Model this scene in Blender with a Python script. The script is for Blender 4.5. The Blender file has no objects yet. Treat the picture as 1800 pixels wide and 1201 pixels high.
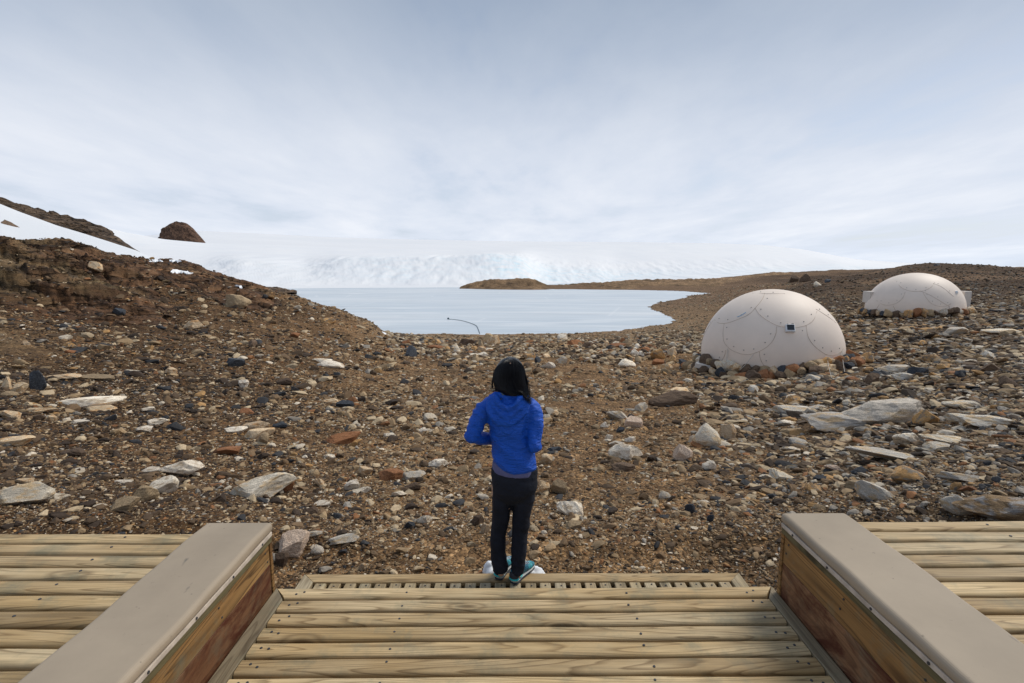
import bpy, bmesh, math, random
import numpy as np
from mathutils import Vector, Matrix
random.seed(7)
rng = np.random.default_rng(11)
R = math.radians
scene = bpy.context.scene
COL = scene.collection

# ------------------------------------------------------------------ camera
FPX, CXP, CYP = 900.0, 900.0, 600.0            # focal length and centre in photo pixels (1800 wide)
PITCH, YAW, EYE = R(8.09), R(0.35), 1.65
cam_d = bpy.data.cameras.new('camera'); cam_d.lens = 18; cam_d.sensor_width = 36
cam_d.clip_end = 20000; cam_d.clip_start = 0.05
cam = bpy.data.objects.new('camera', cam_d); COL.objects.link(cam)
cam.location = (0, 0, EYE); cam.rotation_euler = (R(90) - PITCH, 0, -YAW)
scene.camera = cam

# ------------------------------------------------------------------ light
SUN_EL, SUN_AZ = R(50), R(62)                  # azimuth measured from +Y (view direction) towards +X
scene.view_settings.view_transform = 'Standard'; scene.view_settings.look = 'None'
scene.view_settings.exposure = 0.22; scene.view_settings.gamma = 1.0
sun_d = bpy.data.lights.new('sun', 'SUN'); sun_d.energy = 2.3; sun_d.angle = R(24); sun_d.color = (1.0, 0.93, 0.82)
sun = bpy.data.objects.new('sun', sun_d); COL.objects.link(sun)
sdir = Vector((math.sin(SUN_AZ) * math.cos(SUN_EL), math.cos(SUN_AZ) * math.cos(SUN_EL), math.sin(SUN_EL)))
sun.rotation_euler = sdir.to_track_quat('Z', 'Y').to_euler()

def build_world():
    w = bpy.data.worlds.new('World'); scene.world = w; w.use_nodes = True
    nt = w.node_tree; nt.nodes.clear(); N = nt.nodes.new; L = nt.links.new
    out = N('ShaderNodeOutputWorld'); mixs = N('ShaderNodeMixShader')
    sky = N('ShaderNodeTexSky'); sky.sky_type = 'NISHITA'; sky.sun_disc = False
    sky.sun_elevation = SUN_EL; sky.sun_rotation = SUN_AZ; sky.air_density = 1.0; sky.dust_density = 1.5
    bg1 = N('ShaderNodeBackground'); bg1.inputs[1].default_value = 0.11; L(sky.outputs[0], bg1.inputs[0])
    tc = N('ShaderNodeTexCoord'); sep = N('ShaderNodeSeparateXYZ'); L(tc.outputs['Generated'], sep.inputs[0])
    def math_(op, a, b=None, clamp=False):
        m = N('ShaderNodeMath'); m.operation = op; m.use_clamp = clamp
        for i, v in enumerate((a, b)):
            if v is None: continue
            if isinstance(v, (int, float)): m.inputs[i].default_value = v
            else: L(v, m.inputs[i])
        return m.outputs[0]
    z = math_('MAXIMUM', sep.outputs[2], 0.0)
    zz = math_('ADD', z, 0.10)
    px = math_('DIVIDE', sep.outputs[0], zz); py = math_('DIVIDE', sep.outputs[1], zz)
    comb = N('ShaderNodeCombineXYZ'); L(px, comb.inputs[0]); L(py, comb.inputs[1])
    mp = N('ShaderNodeMapping'); mp.inputs['Rotation'].default_value = (0, 0, R(24)); mp.inputs['Scale'].default_value = (0.9, 0.45, 1)
    L(comb.outputs[0], mp.inputs[0])
    n1 = N('ShaderNodeTexNoise'); n1.inputs['Scale'].default_value = 1.0; n1.inputs['Detail'].default_value = 8; n1.inputs['Roughness'].default_value = 0.55; n1.inputs['Distortion'].default_value = 0.4
    L(mp.outputs[0], n1.inputs['Vector'])
    n2 = N('ShaderNodeTexNoise'); n2.inputs['Scale'].default_value = 3.6; n2.inputs['Detail'].default_value = 6; n2.inputs['Roughness'].default_value = 0.6
    L(mp.outputs[0], n2.inputs['Vector'])
    n = math_('ADD', math_('MULTIPLY', n1.outputs[0], 0.75), math_('MULTIPLY', n2.outputs[0], 0.25))
    # the cloud deck: brighter towards the horizon, streaks of thinner blue-grey cloud above
    elev = N('ShaderNodeValToRGB'); L(z, elev.inputs[0])
    cr = elev.color_ramp; cr.interpolation = 'B_SPLINE'
    cr.elements[0].position = 0.0; cr.elements[0].color = (0.68, 0.745, 0.85, 1)
    cr.elements[1].position = 1.0; cr.elements[1].color = (0.24, 0.30, 0.40, 1)
    for p, c in ((0.06, (0.71, 0.74, 0.81)), (0.20, (0.66, 0.695, 0.77)), (0.33, (0.45, 0.505, 0.60)), (0.46, (0.30, 0.36, 0.455))):
        e = cr.elements.new(p); e.color = (*c, 1)
    dark = N('ShaderNodeMixRGB'); dark.blend_type = 'MULTIPLY'; dark.inputs[0].default_value = 1.0
    cr2 = N('ShaderNodeValToRGB'); L(n, cr2.inputs[0])
    cr2.color_ramp.elements[0].position = 0.36; cr2.color_ramp.elements[0].color = (0.83, 0.875, 0.93, 1)
    cr2.color_ramp.elements[1].position = 0.66; cr2.color_ramp.elements[1].color = (1.08, 1.07, 1.05, 1)
    L(elev.outputs[0], dark.inputs[1]); L(cr2.outputs[0], dark.inputs[2])
    bg2 = N('ShaderNodeBackground'); bg2.inputs[1].default_value = 1.0; L(dark.outputs[0], bg2.inputs[0])
    cov = N('ShaderNodeValToRGB'); L(n, cov.inputs[0])
    cov.color_ramp.elements[0].position = 0.30; cov.color_ramp.elements[0].color = (0.72, 0.72, 0.72, 1)
    cov.color_ramp.elements[1].position = 0.46; cov.color_ramp.elements[1].color = (0.97, 0.97, 0.97, 1)
    L(cov.outputs[0], mixs.inputs[0]); L(bg1.outputs[0], mixs.inputs[1]); L(bg2.outputs[0], mixs.inputs[2])
    L(mixs.outputs[0], out.inputs[0])
build_world()

# ------------------------------------------------------------------ pixel -> place helpers (for measuring the photo)
FWD = np.array([math.sin(YAW) * math.cos(PITCH), math.cos(YAW) * math.cos(PITCH), -math.sin(PITCH)])
RGT = np.array([math.cos(YAW), -math.sin(YAW), 0.0]); UPV = np.cross(RGT, FWD)
EYEP = np.array([0, 0, EYE])
def ray(px, py):
    return FWD + (px - CXP) / FPX * RGT + (CYP - py) / FPX * UPV
def at_z(px, py, z):
    d = ray(px, py); return EYEP + d * ((z - EYE) / d[2])
def at_y(px, py, y):
    d = ray(px, py); return EYEP + d * (y / d[1])

# ------------------------------------------------------------------ numpy noise
def _h(ix, iy, s):
    n = (ix.astype(np.int64) * 374761393 + iy.astype(np.int64) * 668265263 + s * 1442695041) & 0x7fffffff
    n = ((n ^ (n >> 13)) * 1274126177) & 0x7fffffff
    return ((n ^ (n >> 16)) & 0xffff) / 65535.0
def vnoise(x, y, s=0):
    x = np.asarray(x, float); y = np.asarray(y, float)
    ix = np.floor(x); iy = np.floor(y); fx = x - ix; fy = y - iy
    fx = fx * fx * (3 - 2 * fx); fy = fy * fy * (3 - 2 * fy)
    a = _h(ix, iy, s); b = _h(ix + 1, iy, s); c = _h(ix, iy + 1, s); d = _h(ix + 1, iy + 1, s)
    return (a * (1 - fx) + b * fx) * (1 - fy) + (c * (1 - fx) + d * fx) * fy
def fbm(x, y, o=4, s=0, g=0.5):
    t = 0; a = 1.0; n = 0
    for i in range(o):
        t = t + a * vnoise(x, y, s + i * 17); n += a; a *= g; x = x * 2.03 + 7.1; y = y * 2.03 - 3.7
    return t / n * 2 - 1
def ridged(x, y, o=4, s=0):
    t = 0; a = 1.0; n = 0
    for i in range(o):
        t = t + a * (1 - abs(vnoise(x, y, s + i * 31) * 2 - 1)); n += a; a *= 0.5; x = x * 2.1 + 3.3; y = y * 2.1 + 1.7
    return t / n
def worley(x, y, s=0):
    x = np.asarray(x, float); y = np.asarray(y, float); ix = np.floor(x); iy = np.floor(y)
    f1 = np.full(x.shape, 9.0); f2 = np.full(x.shape, 9.0); idv = np.zeros(x.shape)
    for i in (-1, 0, 1):
        for j in (-1, 0, 1):
            cx = ix + i; cy = iy + j; px = cx + _h(cx, cy, s); py = cy + _h(cx, cy, s + 5); d = np.hypot(x - px, y - py); h = _h(cx, cy, s + 9)
            m = d < f1; f2 = np.where(m, f1, np.minimum(f2, d)); idv = np.where(m, h, idv); f1 = np.where(m, d, f1)
    return f1, f2, idv
def sstep(x, a, b):
    t = np.clip((x - a) / (b - a), 0, 1); return t * t * (3 - 2 * t)

# ------------------------------------------------------------------ object helpers
def link(o, parent=None):
    COL.objects.link(o)
    if parent is not None: o.parent = parent
    return o
def tag(o, label=None, cat=None, group=None, kind=None):
    if label: o['label'] = label
    if cat: o['category'] = cat
    if group: o['group'] = group
    if kind: o['kind'] = kind
    return o
def empty(name, loc):
    o = bpy.data.objects.new(name, None); o.location = loc; o.empty_display_size = 0.1; return link(o)
def mesh_np(name, V, F, mat, parent=None, smooth=True, col=None, loc=None):
    """V (n,3) array, F (m,3|4) array"""
    V = np.asarray(V, np.float32); F = np.asarray(F, np.int32)
    if loc is not None: V = V - np.asarray(loc, np.float32)
    me = bpy.data.meshes.new(name)
    k = F.shape[1]
    me.vertices.add(len(V)); me.vertices.foreach_set('co', V.ravel())
    me.loops.add(F.size); me.loops.foreach_set('vertex_index', F.ravel())
    me.polygons.add(len(F)); me.polygons.foreach_set('loop_start', np.arange(0, F.size, k, dtype=np.int32))
    me.polygons.foreach_set('loop_total', np.full(len(F), k, np.int32))
    me.update(calc_edges=True)
    if not smooth: me.shade_flat()
    if col is not None:
        a = me.attributes.new('tint', 'FLOAT_COLOR', 'POINT')
        c4 = np.ones((len(V), 4), np.float32); c4[:, :3] = col; a.data.foreach_set('color', c4.ravel())
    if mat is not None: me.materials.append(mat)
    o = bpy.data.objects.new(name, me)
    if loc is not None: o.location = loc
    return link(o, parent)
def bm_obj(name, bm, mat, parent=None, smooth=False, loc=None):
    if loc is not None:
        bmesh.ops.translate(bm, verts=bm.verts, vec=-Vector(loc))
    me = bpy.data.meshes.new(name); bm.to_mesh(me); bm.free()
    if not smooth: me.shade_flat()
    if mat is not None: me.materials.append(mat)
    o = bpy.data.objects.new(name, me)
    if loc is not None: o.location = loc
    return link(o, parent)
def grid_faces(nr, nc):
    i = np.arange(nr - 1)[:, None] * nc + np.arange(nc - 1)[None, :]
    i = i.ravel(); return np.stack([i, i + 1, i + nc + 1, i + nc], 1)

# ------------------------------------------------------------------ materials
class M:
    def __init__(s, name, rough=0.8, spec=0.3):
        s.m = bpy.data.materials.new(name); s.m.use_nodes = True; s.nt = s.m.node_tree
        s.b = s.nt.nodes['Principled BSDF']; s.b.inputs['Roughness'].default_value = rough
        s.b.inputs['Specular IOR Level'].default_value = spec
    def N(s, t, **kw):
        n = s.nt.nodes.new('ShaderNode' + t)
        for k, v in kw.items(): setattr(n, k, v)
        return n
    def L(s, a, b): s.nt.links.new(a, b)
    def base(s, sock):
        if isinstance(sock, (tuple, list)): s.b.inputs['Base Color'].default_value = (*sock, 1)
        else: s.L(sock, s.b.inputs['Base Color'])
    def coord(s, scale=(1, 1, 1), kind='Object', rot=(0, 0, 0), rand=0.0):
        tc = s.N('TexCoord'); mp = s.N('Mapping'); mp.inputs['Scale'].default_value = scale; mp.inputs['Rotation'].default_value = rot
        src = tc.outputs[kind]
        if kind == 'World':
            pass
        if rand:
            oi = s.N('ObjectInfo'); mul = s.N('VectorMath', operation='SCALE'); cb = s.N('CombineXYZ')
            s.L(oi.outputs['Random'], cb.inputs[0]); s.L(oi.outputs['Random'], cb.inputs[1]); s.L(oi.outputs['Random'], cb.inputs[2])
            s.L(cb.outputs[0], mul.inputs[0]); mul.inputs['Scale'].default_value = rand
            ad = s.N('VectorMath', operation='ADD'); s.L(src, ad.inputs[0]); s.L(mul.outputs[0], ad.inputs[1]); src = ad.outputs[0]
        s.L(src, mp.inputs[0]); return mp.outputs[0]
    def noise(s, vec, scale, detail=4, rough=0.5, dist=0.0):
        n = s.N('TexNoise'); n.inputs['Scale'].default_value = scale; n.inputs['Detail'].default_value = detail
        n.inputs['Roughness'].default_value = rough; n.inputs['Distortion'].default_value = dist; s.L(vec, n.inputs['Vector']); return n.outputs[0]
    def vor(s, vec, scale, feature='F1', out='Distance'):
        n = s.N('TexVoronoi', feature=feature); n.inputs['Scale'].default_value = scale; s.L(vec, n.inputs['Vector']); return n.outputs[out]
    def ramp(s, fac, stops, interp='LINEAR'):
        n = s.N('ValToRGB'); s.L(fac, n.inputs[0]); cr = n.color_ramp; cr.interpolation = interp
        cr.elements[0].position = stops[0][0]; cr.elements[1].position = stops[-1][0]
        cr.elements[0].color = (*stops[0][1], 1); cr.elements[1].color = (*stops[-1][1], 1)
        for p, c in stops[1:-1]:
            e = cr.elements.new(p); e.color = (*c, 1)
        return n.outputs[0]
    def mix(s, a, b, fac=0.5, mode='MIX'):
        n = s.N('MixRGB', blend_type=mode)
        for i, v in ((0, fac), (1, a), (2, b)):
            if isinstance(v, (int, float)): n.inputs[i].default_value = v
            elif isinstance(v, (tuple, list)): n.inputs[i].default_value = (*v, 1)
            else: s.L(v, n.inputs[i])
        return n.outputs[0]
    def math(s, op, a, b=0.0, clamp=False):
        n = s.N('Math', operation=op, use_clamp=clamp)
        for i, v in ((0, a), (1, b)):
            if isinstance(v, (int, float)): n.inputs[i].default_value = v
            else: s.L(v, n.inputs[i])
        return n.outputs[0]
    def attr(s, name='tint'):
        n = s.N('Attribute'); n.attribute_name = name; return n.outputs['Color']
    def bump(s, h, strength=0.5, dist=0.01):
        n = s.N('Bump'); n.inputs['Strength'].default_value = strength; n.inputs['Distance'].default_value = dist
        s.L(h, n.inputs['Height'])
        if s.b.inputs['Normal'].is_linked:
            s.L(s.b.inputs['Normal'].links[0].from_socket, n.inputs['Normal'])
        s.L(n.outputs[0], s.b.inputs['Normal'])

G = lambda v: (v, v, v)
def mat_ground():
    m = M('gravel_soil', 0.95, 0.15); c = m.coord()
    warp = m.noise(c, 6, 3)
    v1 = m.vor(c, 34, out='Color'); v2 = m.vor(c, 11, out='Color'); v3 = m.vor(c, 3.2, out='Color')
    pal = lambda v: m.ramp(v, [(0.0, (0.30, 0.26, 0.24)), (0.35, (0.62, 0.55, 0.50)), (0.6, (1.0, 0.92, 0.82)), (0.8, (1.35, 1.25, 1.12)), (0.93, (2.2, 2.15, 2.1)), (1.0, (2.9, 2.9, 2.9))])
    col = m.mix(m.attr(), pal(v1), 0.85, 'MULTIPLY')
    col = m.mix(col, pal(v2), 0.55, 'MULTIPLY')
    col = m.mix(col, pal(v3), 0.40, 'MULTIPLY')
    big = m.ramp(m.noise(c, 0.35, 6, 0.6), [(0.3, G(0.72)), (0.7, G(1.25))])
    col = m.mix(col, big, 0.8, 'MULTIPLY')
    m.base(col)
    h1 = m.vor(c, 34); h2 = m.vor(c, 11); h3 = m.noise(c, 1.6, 8, 0.65)
    m.bump(h3, 0.7, 0.25); m.bump(h2, 0.9, -0.05); m.bump(h1, 0.9, -0.02)
    return m.m
def mat_stones():
    m = M('loose_stones', 0.85, 0.3); c = m.coord()
    n = m.ramp(m.noise(c, 40, 5, 0.65), [(0.3, G(0.62)), (0.7, G(1.3))])
    m.base(m.mix(m.attr(), n, 0.8, 'MULTIPLY')); m.bump(m.noise(c, 60, 4, 0.7), 0.4, 0.01)
    return m.m
def mat_rock(name, c1, c2, c3=None, speck=0.3, strat=1.0):
    m = M(name, 0.85, 0.3); c = m.coord(rand=37.0); cs = m.coord((1.2, 1.2, 4.5 * strat), rand=37.0, rot=(0.25, 0.15, 0))
    base = m.ramp(m.noise(cs, 3.0, 8, 0.62, 0.8), [(0.32, c1), (0.52, tuple((a + b) / 2 for a, b in zip(c1, c2))), (0.68, c2)])
    if c3: base = m.mix(base, c3, m.ramp(m.noise(c, 1.7, 4, 0.6), [(0.50, G(0)), (0.62, G(0.9))]))
    sp = m.ramp(m.noise(c, 55, 3, 0.7), [(0.36, G(1 - speck)), (0.5, G(1.0)), (0.66, G(1 + speck))])
    base = m.mix(base, sp, 1.0, 'MULTIPLY')
    base = m.mix(base, m.ramp(m.noise(cs, 9, 6, 0.7), [(0.35, G(0.62)), (0.5, G(1.25)), (0.65, G(1.45))]), 0.8, 'MULTIPLY')
    oi = m.N('ObjectInfo'); base = m.mix(base, m.ramp(oi.outputs['Random'], [(0, (0.78, 0.76, 0.76)), (1, (1.18, 1.15, 1.1))]), 1.0, 'MULTIPLY')
    m.base(base)
    m.bump(m.noise(cs, 6, 6, 0.6, 0.5), 0.8, 0.022); m.bump(m.noise(c, 38, 3, 0.6), 0.5, 0.003)
    return m.m
def mat_outcrop(name):
    m = M(name, 0.9, 0.2); c = m.coord(); cs = m.coord((0.45, 0.45, 1.6), rot=(0.0, 0.22, 0))
    n = m.noise(cs, 0.9, 10, 0.65, 1.0)
    base = m.ramp(n, [(0.32, (0.045, 0.032, 0.024)), (0.44, (0.12, 0.085, 0.06)), (0.56, (0.22, 0.145, 0.09)), (0.70, (0.36, 0.27, 0.19))])
    base = m.mix(base, m.ramp(m.vor(m.coord((0.5, 0.5, 1.4)), 1.6, out='Color'), [(0, G(0.6)), (1, G(1.35))]), 0.6, 'MULTIPLY')
    cw = m.N('VectorMath', operation='ADD'); cc = m.coord((0.30, 0.30, 0.9), rot=(0.1, 0.75, 0.2)); m.L(cc, cw.inputs[0])
    wn = m.N('TexNoise'); wn.inputs['Scale'].default_value = 1.2; wn.inputs['Detail'].default_value = 5; m.L(cc, wn.inputs['Vector']); m.L(wn.outputs['Color'], cw.inputs[1])
    ck = m.vor(cw.outputs[0], 1.5, 'DISTANCE_TO_EDGE'); ckr = m.ramp(ck, [(0.0, G(0.22)), (0.05, G(0.75)), (0.12, G(1.0))]); base = m.mix(base, ckr, 0.85, 'MULTIPLY')
    base = m.mix(base, m.ramp(m.vor(cw.outputs[0], 1.5, out='Color'), [(0, G(0.62)), (1, G(1.4))]), 0.7, 'MULTIPLY')
    m.base(m.mix(base, m.attr(), 1.0, 'MULTIPLY')); m.bump(ckr, 1.0, 0.25); m.bump(n, 1.0, 0.5); m.bump(m.noise(c, 5, 8, 0.7), 0.8, 0.12)
    return m.m
def mat_snow(name, a=(0.68, 0.71, 0.745), b=(0.74, 0.75, 0.77), sc=0.02, blue=0.0):
    m = M(name, 0.7, 0.3); c = m.coord()
    base = m.ramp(m.noise(c, sc, 8, 0.6), [(0.35, a), (0.65, b)])
    if blue:
        base = m.mix(base, (0.40, 0.70, 0.84), m.math('MULTIPLY', m.ramp(m.attr('tint'), [(0, G(0)), (1, G(1))]), m.ramp(m.noise(m.coord((1, 1, 0.35)), 0.16, 8, 0.7), [(0.42, G(0)), (0.66, G(blue))])))
    m.base(base); m.bump(m.noise(c, sc * 8, 8, 0.7), 0.5, 0.12 / sc * 0.02)
    return m.m
def mat_ice():
    m = M('lake_ice_sheet', 0.42, 0.4); c = m.coord((0.22, 1.5, 1), rot=(0, 0, R(4)))
    n = m.noise(c, 0.05, 9, 0.62, 1.2); n2 = m.noise(c, 0.4, 6, 0.6, 0.6)
    base = m.ramp(n, [(0.34, (0.47, 0.545, 0.61)), (0.47, (0.53, 0.595, 0.65)), (0.58, (0.58, 0.635, 0.68)), (0.70, (0.70, 0.73, 0.76))])
    base = m.mix(base, m.ramp(n2, [(0.3, G(0.91)), (0.7, G(1.07))]), 0.9, 'MULTIPLY')
    cr_ = m.vor(m.coord((0.03, 0.06, 1), rot=(0, 0, 0.4)), 1.0, 'DISTANCE_TO_EDGE'); base = m.mix(base, (0.80, 0.82, 0.84), m.math('MULTIPLY', m.ramp(cr_, [(0.0, G(0.6)), (0.012, G(0.0))]), n2))
    dr = m.noise(m.coord((0.03, 0.16, 1)), 1.0, 6, 0.6, 1.0); base = m.mix(base, (0.76, 0.785, 0.81), m.ramp(dr, [(0.52, G(0)), (0.66, G(0.5))]))
    m.base(base); m.bump(n2, 0.3, 0.3)
    return m.m
def mat_wood(name, light, mid, dark, rough=0.62, ring=13.0, axis=0, contrast=1.0, stain=None):
    """axis: the board's long direction in object space"""
    m = M(name, rough, 0.3)
    s = [10.5, 10.5, 10.5]; s[axis] = 0.60
    c = m.coord(tuple(s), rand=91.0)
    f = m.noise(c, 1.0, 1.6, 0.40, 0.25)
    fr = m.math('FRACT', m.math('MULTIPLY', f, ring))
    line = m.ramp(fr, [(0.0, G(0)), (0.62, G(0.12)), (0.90, G(1.0)), (1.0, G(0.0))])
    s2 = [160.0] * 3; s2[axis] = 3.0
    fib = m.noise(m.coord(tuple(s2), rand=91.0), 1.0, 3, 0.6)
    s3 = [3.0] * 3; s3[axis] = 0.9
    blot = m.noise(m.coord(tuple(s3), rand=53.0), 1.0, 5, 0.6)
    col = m.mix(light, mid, m.ramp(blot, [(0.35, G(0)), (0.65, G(1))]))
    col = m.mix(col, dark, m.math('MULTIPLY', line, 0.5 * contrast))
    fine = m.noise(m.coord(tuple(q * 4.5 for q in s), rand=11.0), 1.0, 4, 0.6, 0.3); col = m.mix(col, m.ramp(fine, [(0.35, G(0.78)), (0.65, G(1.14))]), 0.8, 'MULTIPLY')
    # knots
    s4 = [9.0] * 3; s4[axis] = 2.6
    kv = m.vor(m.coord(tuple(s4), rand=17.0), 0.55)
    knot = m.ramp(kv, [(0.0, G(0.95)), (0.085, G(0.75)), (0.12, G(0.15)), (0.15, G(0.5)), (0.19, G(0.0))])
    col = m.mix(col, tuple(x * 0.55 for x in dark), knot)
    col = m.mix(col, m.ramp(fib, [(0.3, G(0.82)), (0.7, G(1.12))]), 0.9, 'MULTIPLY')
    grime = m.noise(m.coord((2, 2, 2), rand=5.0), 2.2, 6, 0.7)
    col = m.mix(col, (0.16, 0.17, 0.12), m.ramp(grime, [(0.50, G(0)), (0.70, G(0.6))]))
    oi = m.N('ObjectInfo')
    col = m.mix(col, m.ramp(oi.outputs['Random'], [(0, (0.68, 0.67, 0.66)), (0.35, (0.92, 0.88, 0.82)), (0.7, (0.95, 0.97, 1.0)), (1, (1.18, 1.16, 1.10))]), 1.0, 'MULTIPLY')
    if stain:
        st = [2.6] * 3; st[axis] = 1.2
        sn = m.noise(m.coord(tuple(st), rand=3.0), 2.6, 9, 0.75, 0.8)
        col = m.mix(stain, col, m.ramp(sn, [(0.41, G(0.05)), (0.56, G(0.9))]))
    m.base(col); m.bump(line, 0.25, -0.002); m.bump(fib, 0.3, 0.002)
    return m.m
def mat_plain(name, c, rough=0.6, spec=0.4, var=0.12, sc=8.0, bump=0.0, metal=0.0):
    m = M(name, rough, spec); v = m.coord()
    m.base(m.mix(c, m.ramp(m.noise(v, sc, 6, 0.6), [(0.3, G(1 - var)), (0.7, G(1 + var))]), 1.0, 'MULTIPLY'))
    if bump: m.bump(m.noise(v, sc * 4, 5, 0.6), 0.5, bump)
    m.b.inputs['Metallic'].default_value = metal
    return m.m

MAT = {}
MAT['ground'] = mat_ground(); MAT['stones'] = mat_stones()
RK = {
 'cream': mat_rock('cream_rock', (0.46, 0.34, 0.21), (0.74, 0.60, 0.42), (0.50, 0.29, 0.13)),
 'white': mat_rock('white_rock', (0.68, 0.60, 0.48), (0.90, 0.83, 0.71), (0.46, 0.36, 0.25)),
 'grey': mat_rock('grey_rock', (0.42, 0.38, 0.315), (0.80, 0.73, 0.61), (0.62, 0.46, 0.27), 0.5, 1.6),
 'rust': mat_rock('rust_rock', (0.20, 0.085, 0.035), (0.36, 0.17, 0.08)),
 'brown': mat_rock('brown_rock', (0.07, 0.047, 0.033), (0.17, 0.115, 0.075)),
 'slate': mat_rock('slate_rock', (0.028, 0.033, 0.042), (0.085, 0.095, 0.11)),
 'orange': mat_rock('orange_rock', (0.38, 0.20, 0.07), (0.58, 0.38, 0.18), (0.2, 0.19, 0.17)),
 'pink': mat_rock('pinkish_rock', (0.42, 0.31, 0.235), (0.66, 0.53, 0.42), None, 0.45, 0.5),
 'blue': mat_rock('bluish_rock', (0.30, 0.29, 0.27), (0.68, 0.63, 0.55), (0.52, 0.38, 0.22), 0.45, 2.2),
 'stained': mat_rock('orange_stained_rock', (0.12, 0.085, 0.055), (0.36, 0.24, 0.12), (0.33, 0.33, 0.33), 0.4, 1.5),
 'tan': mat_rock('tan_rock', (0.27, 0.19, 0.11), (0.48, 0.37, 0.23)),
}
MAT['outcrop'] = mat_outcrop('outcrop_rock')
MAT['snow'] = mat_snow('packed_snow'); MAT['ice_cliff'] = mat_snow('glacier_ice', (0.77, 0.79, 0.82), (0.81, 0.82, 0.835), 0.03, 0.5)
MAT['sheet'] = mat_snow('ice_sheet_snow', (0.76, 0.78, 0.81), (0.80, 0.81, 0.83), 0.002)
MAT['ice'] = mat_ice()
MAT['pine'] = mat_wood('pine_deck_boards', (0.62, 0.48, 0.285), (0.45, 0.305, 0.14), (0.15, 0.085, 0.03), axis=0, contrast=1.3, ring=17)
MAT['pine_y'] = mat_wood('pine_slats', (0.46, 0.38, 0.25), (0.35, 0.26, 0.14), (0.15, 0.095, 0.045), axis=1)
MAT['grey_wood'] = mat_wood('weathered_trim', (0.36, 0.31, 0.22), (0.25, 0.20, 0.125), (0.09, 0.06, 0.035), axis=1)
MAT['plank'] = mat_wood('brown_planks', (0.36, 0.205, 0.075), (0.20, 0.10, 0.035), (0.045, 0.02, 0.008), axis=1, contrast=1.5, ring=11)
MAT['red_plank'] = mat_wood('stained_planks', (0.36, 0.20, 0.10), (0.22, 0.10, 0.045), (0.05, 0.02, 0.01), axis=1, stain=(0.075, 0.018, 0.007), ring=9)

# ------------------------------------------------------------------ terrain height function
LAKE_Z = -6.0
YD = np.array([1.0, 2.2, 3.4, 6, 10, 15, 21, 28, 36, 48, 65, 100, 160, 260])
LY = np.log(YD)
def zz(v): return ('z', v)
cols = {
 -1400: [zz(-.2), zz(0.0), zz(0.3), 640, 560, 480, 410, 340, zz(8), zz(9), zz(9), zz(6), zz(2), zz(0)],
 -700: [zz(-.3), zz(-.1), zz(0.1), 690, 600, 520, 450, 372, 330, zz(5), zz(3), zz(0), zz(-4), zz(-7)],
 -250: [zz(-.4), zz(-.3), 880, 740, 625, 553, 480, 388, zz(4.4), zz(3), zz(1), zz(-3), zz(-6), zz(-7)],
 0:    [zz(-.5), zz(-.4), 905, 765, 650, 580, 508, 404, zz(3.2), zz(2), zz(0), zz(-3), zz(-7), zz(-7)],
 120:  [zz(-.5), zz(-.5), 925, 785, 672, 598, 535, 458, 420, zz(2.4), zz(0), zz(-4), zz(-7), zz(-7)],
 240:  [zz(-.6), zz(-.6), 945, 800, 690, 615, 562, 500, 449, zz(1.6), zz(-2), zz(-6), zz(-7), zz(-7)],
 330:  [zz(-.6), zz(-.6), 960, 812, 702, 628, 580, 530, 478, 461, zz(-2), zz(-6.8), zz(-7), zz(-7)],
 420:  [zz(-.6), zz(-.6), 980, 822, 712, 640, 593, 550, 512, 488, zz(-3), zz(-7), zz(-7), zz(-7)],
 500:  [zz(-.6), zz(-.6), 995, 828, 718, 648, 604, 568, 533, 518, zz(-6.6), zz(-7), zz(-7), zz(-7)],
 580:  [zz(-.6), zz(-.6), 1003, 834, 725, 658, 618, 588, 553, 541, zz(-6.8), zz(-7), zz(-7), zz(-7)],
 640:  [zz(-.6), zz(-.6), 1008, 837, 730, 670, 632, 602, 572, 560, zz(-6.6), zz(-7.5), zz(-7.5), zz(-7.5)],
 685:  [zz(-.6), zz(-.6), 1010, 838, 733, 678, 641, 612, 596, 586, zz(-6.6), zz(-8), zz(-8), zz(-8)],
 760:  [zz(-.6), zz(-.6), 1011, 838, 736, 682, 646, 619, 602, 591, zz(-6.6), zz(-8), zz(-8), zz(-8)],
 900:  [zz(-.6), zz(-.6), 1011, 838, 736, 685, 650, 624, 605, 592, zz(-6.6), zz(-8), zz(-8), zz(-8)],
 1080: [zz(-.6), zz(-.6), 1008, 838, 736, 685, 650, 622, 603, 590, 580, zz(-7), zz(-7), zz(-7)],
 1200: [zz(-.6), zz(-.6), 1000, 834, 735, 685, 652, 620, 600, 583, 567, 538, zz(-6.8), 498],
 1360: [zz(-.5), zz(-.5), 985, 828, 732, 684, 655, 612, 583, 560, 537, 513, 497, 482],
 1480: [zz(-.4), zz(-.4), 960, 810, 718, 668, 633, 590, 562, 542, 522, 500, 487, 476],
 1600: [zz(-.3), zz(-.3), 930, 790, 702, 652, 615, 578, 555, 535, 514, 490, 466, zz(1)],
 1700: [zz(-.2), zz(-.2), 905, 772, 690, 640, 603, 572, 550, 530, 511, 488, 467, zz(1)],
 1800: [zz(-.1), zz(-.1), 885, 755, 680, 628, 592, 563, 545, 525, 508, 487, 472, zz(1)],
 2100: [zz(0), zz(0), 840, 725, 655, 610, 575, 550, 535, 517, 502, 484, 471, zz(1)],
 2700: [zz(0), zz(0), 800, 690, 630, 590, 560, 538, 524, 508, 496, 482, 471, zz(1)],
}
cpx = sorted(cols); UC = np.array([(p - CXP) / FPX for p in cpx]) * 1.003 + YAW
ZT = np.zeros((len(cpx), len(YD)))
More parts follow.
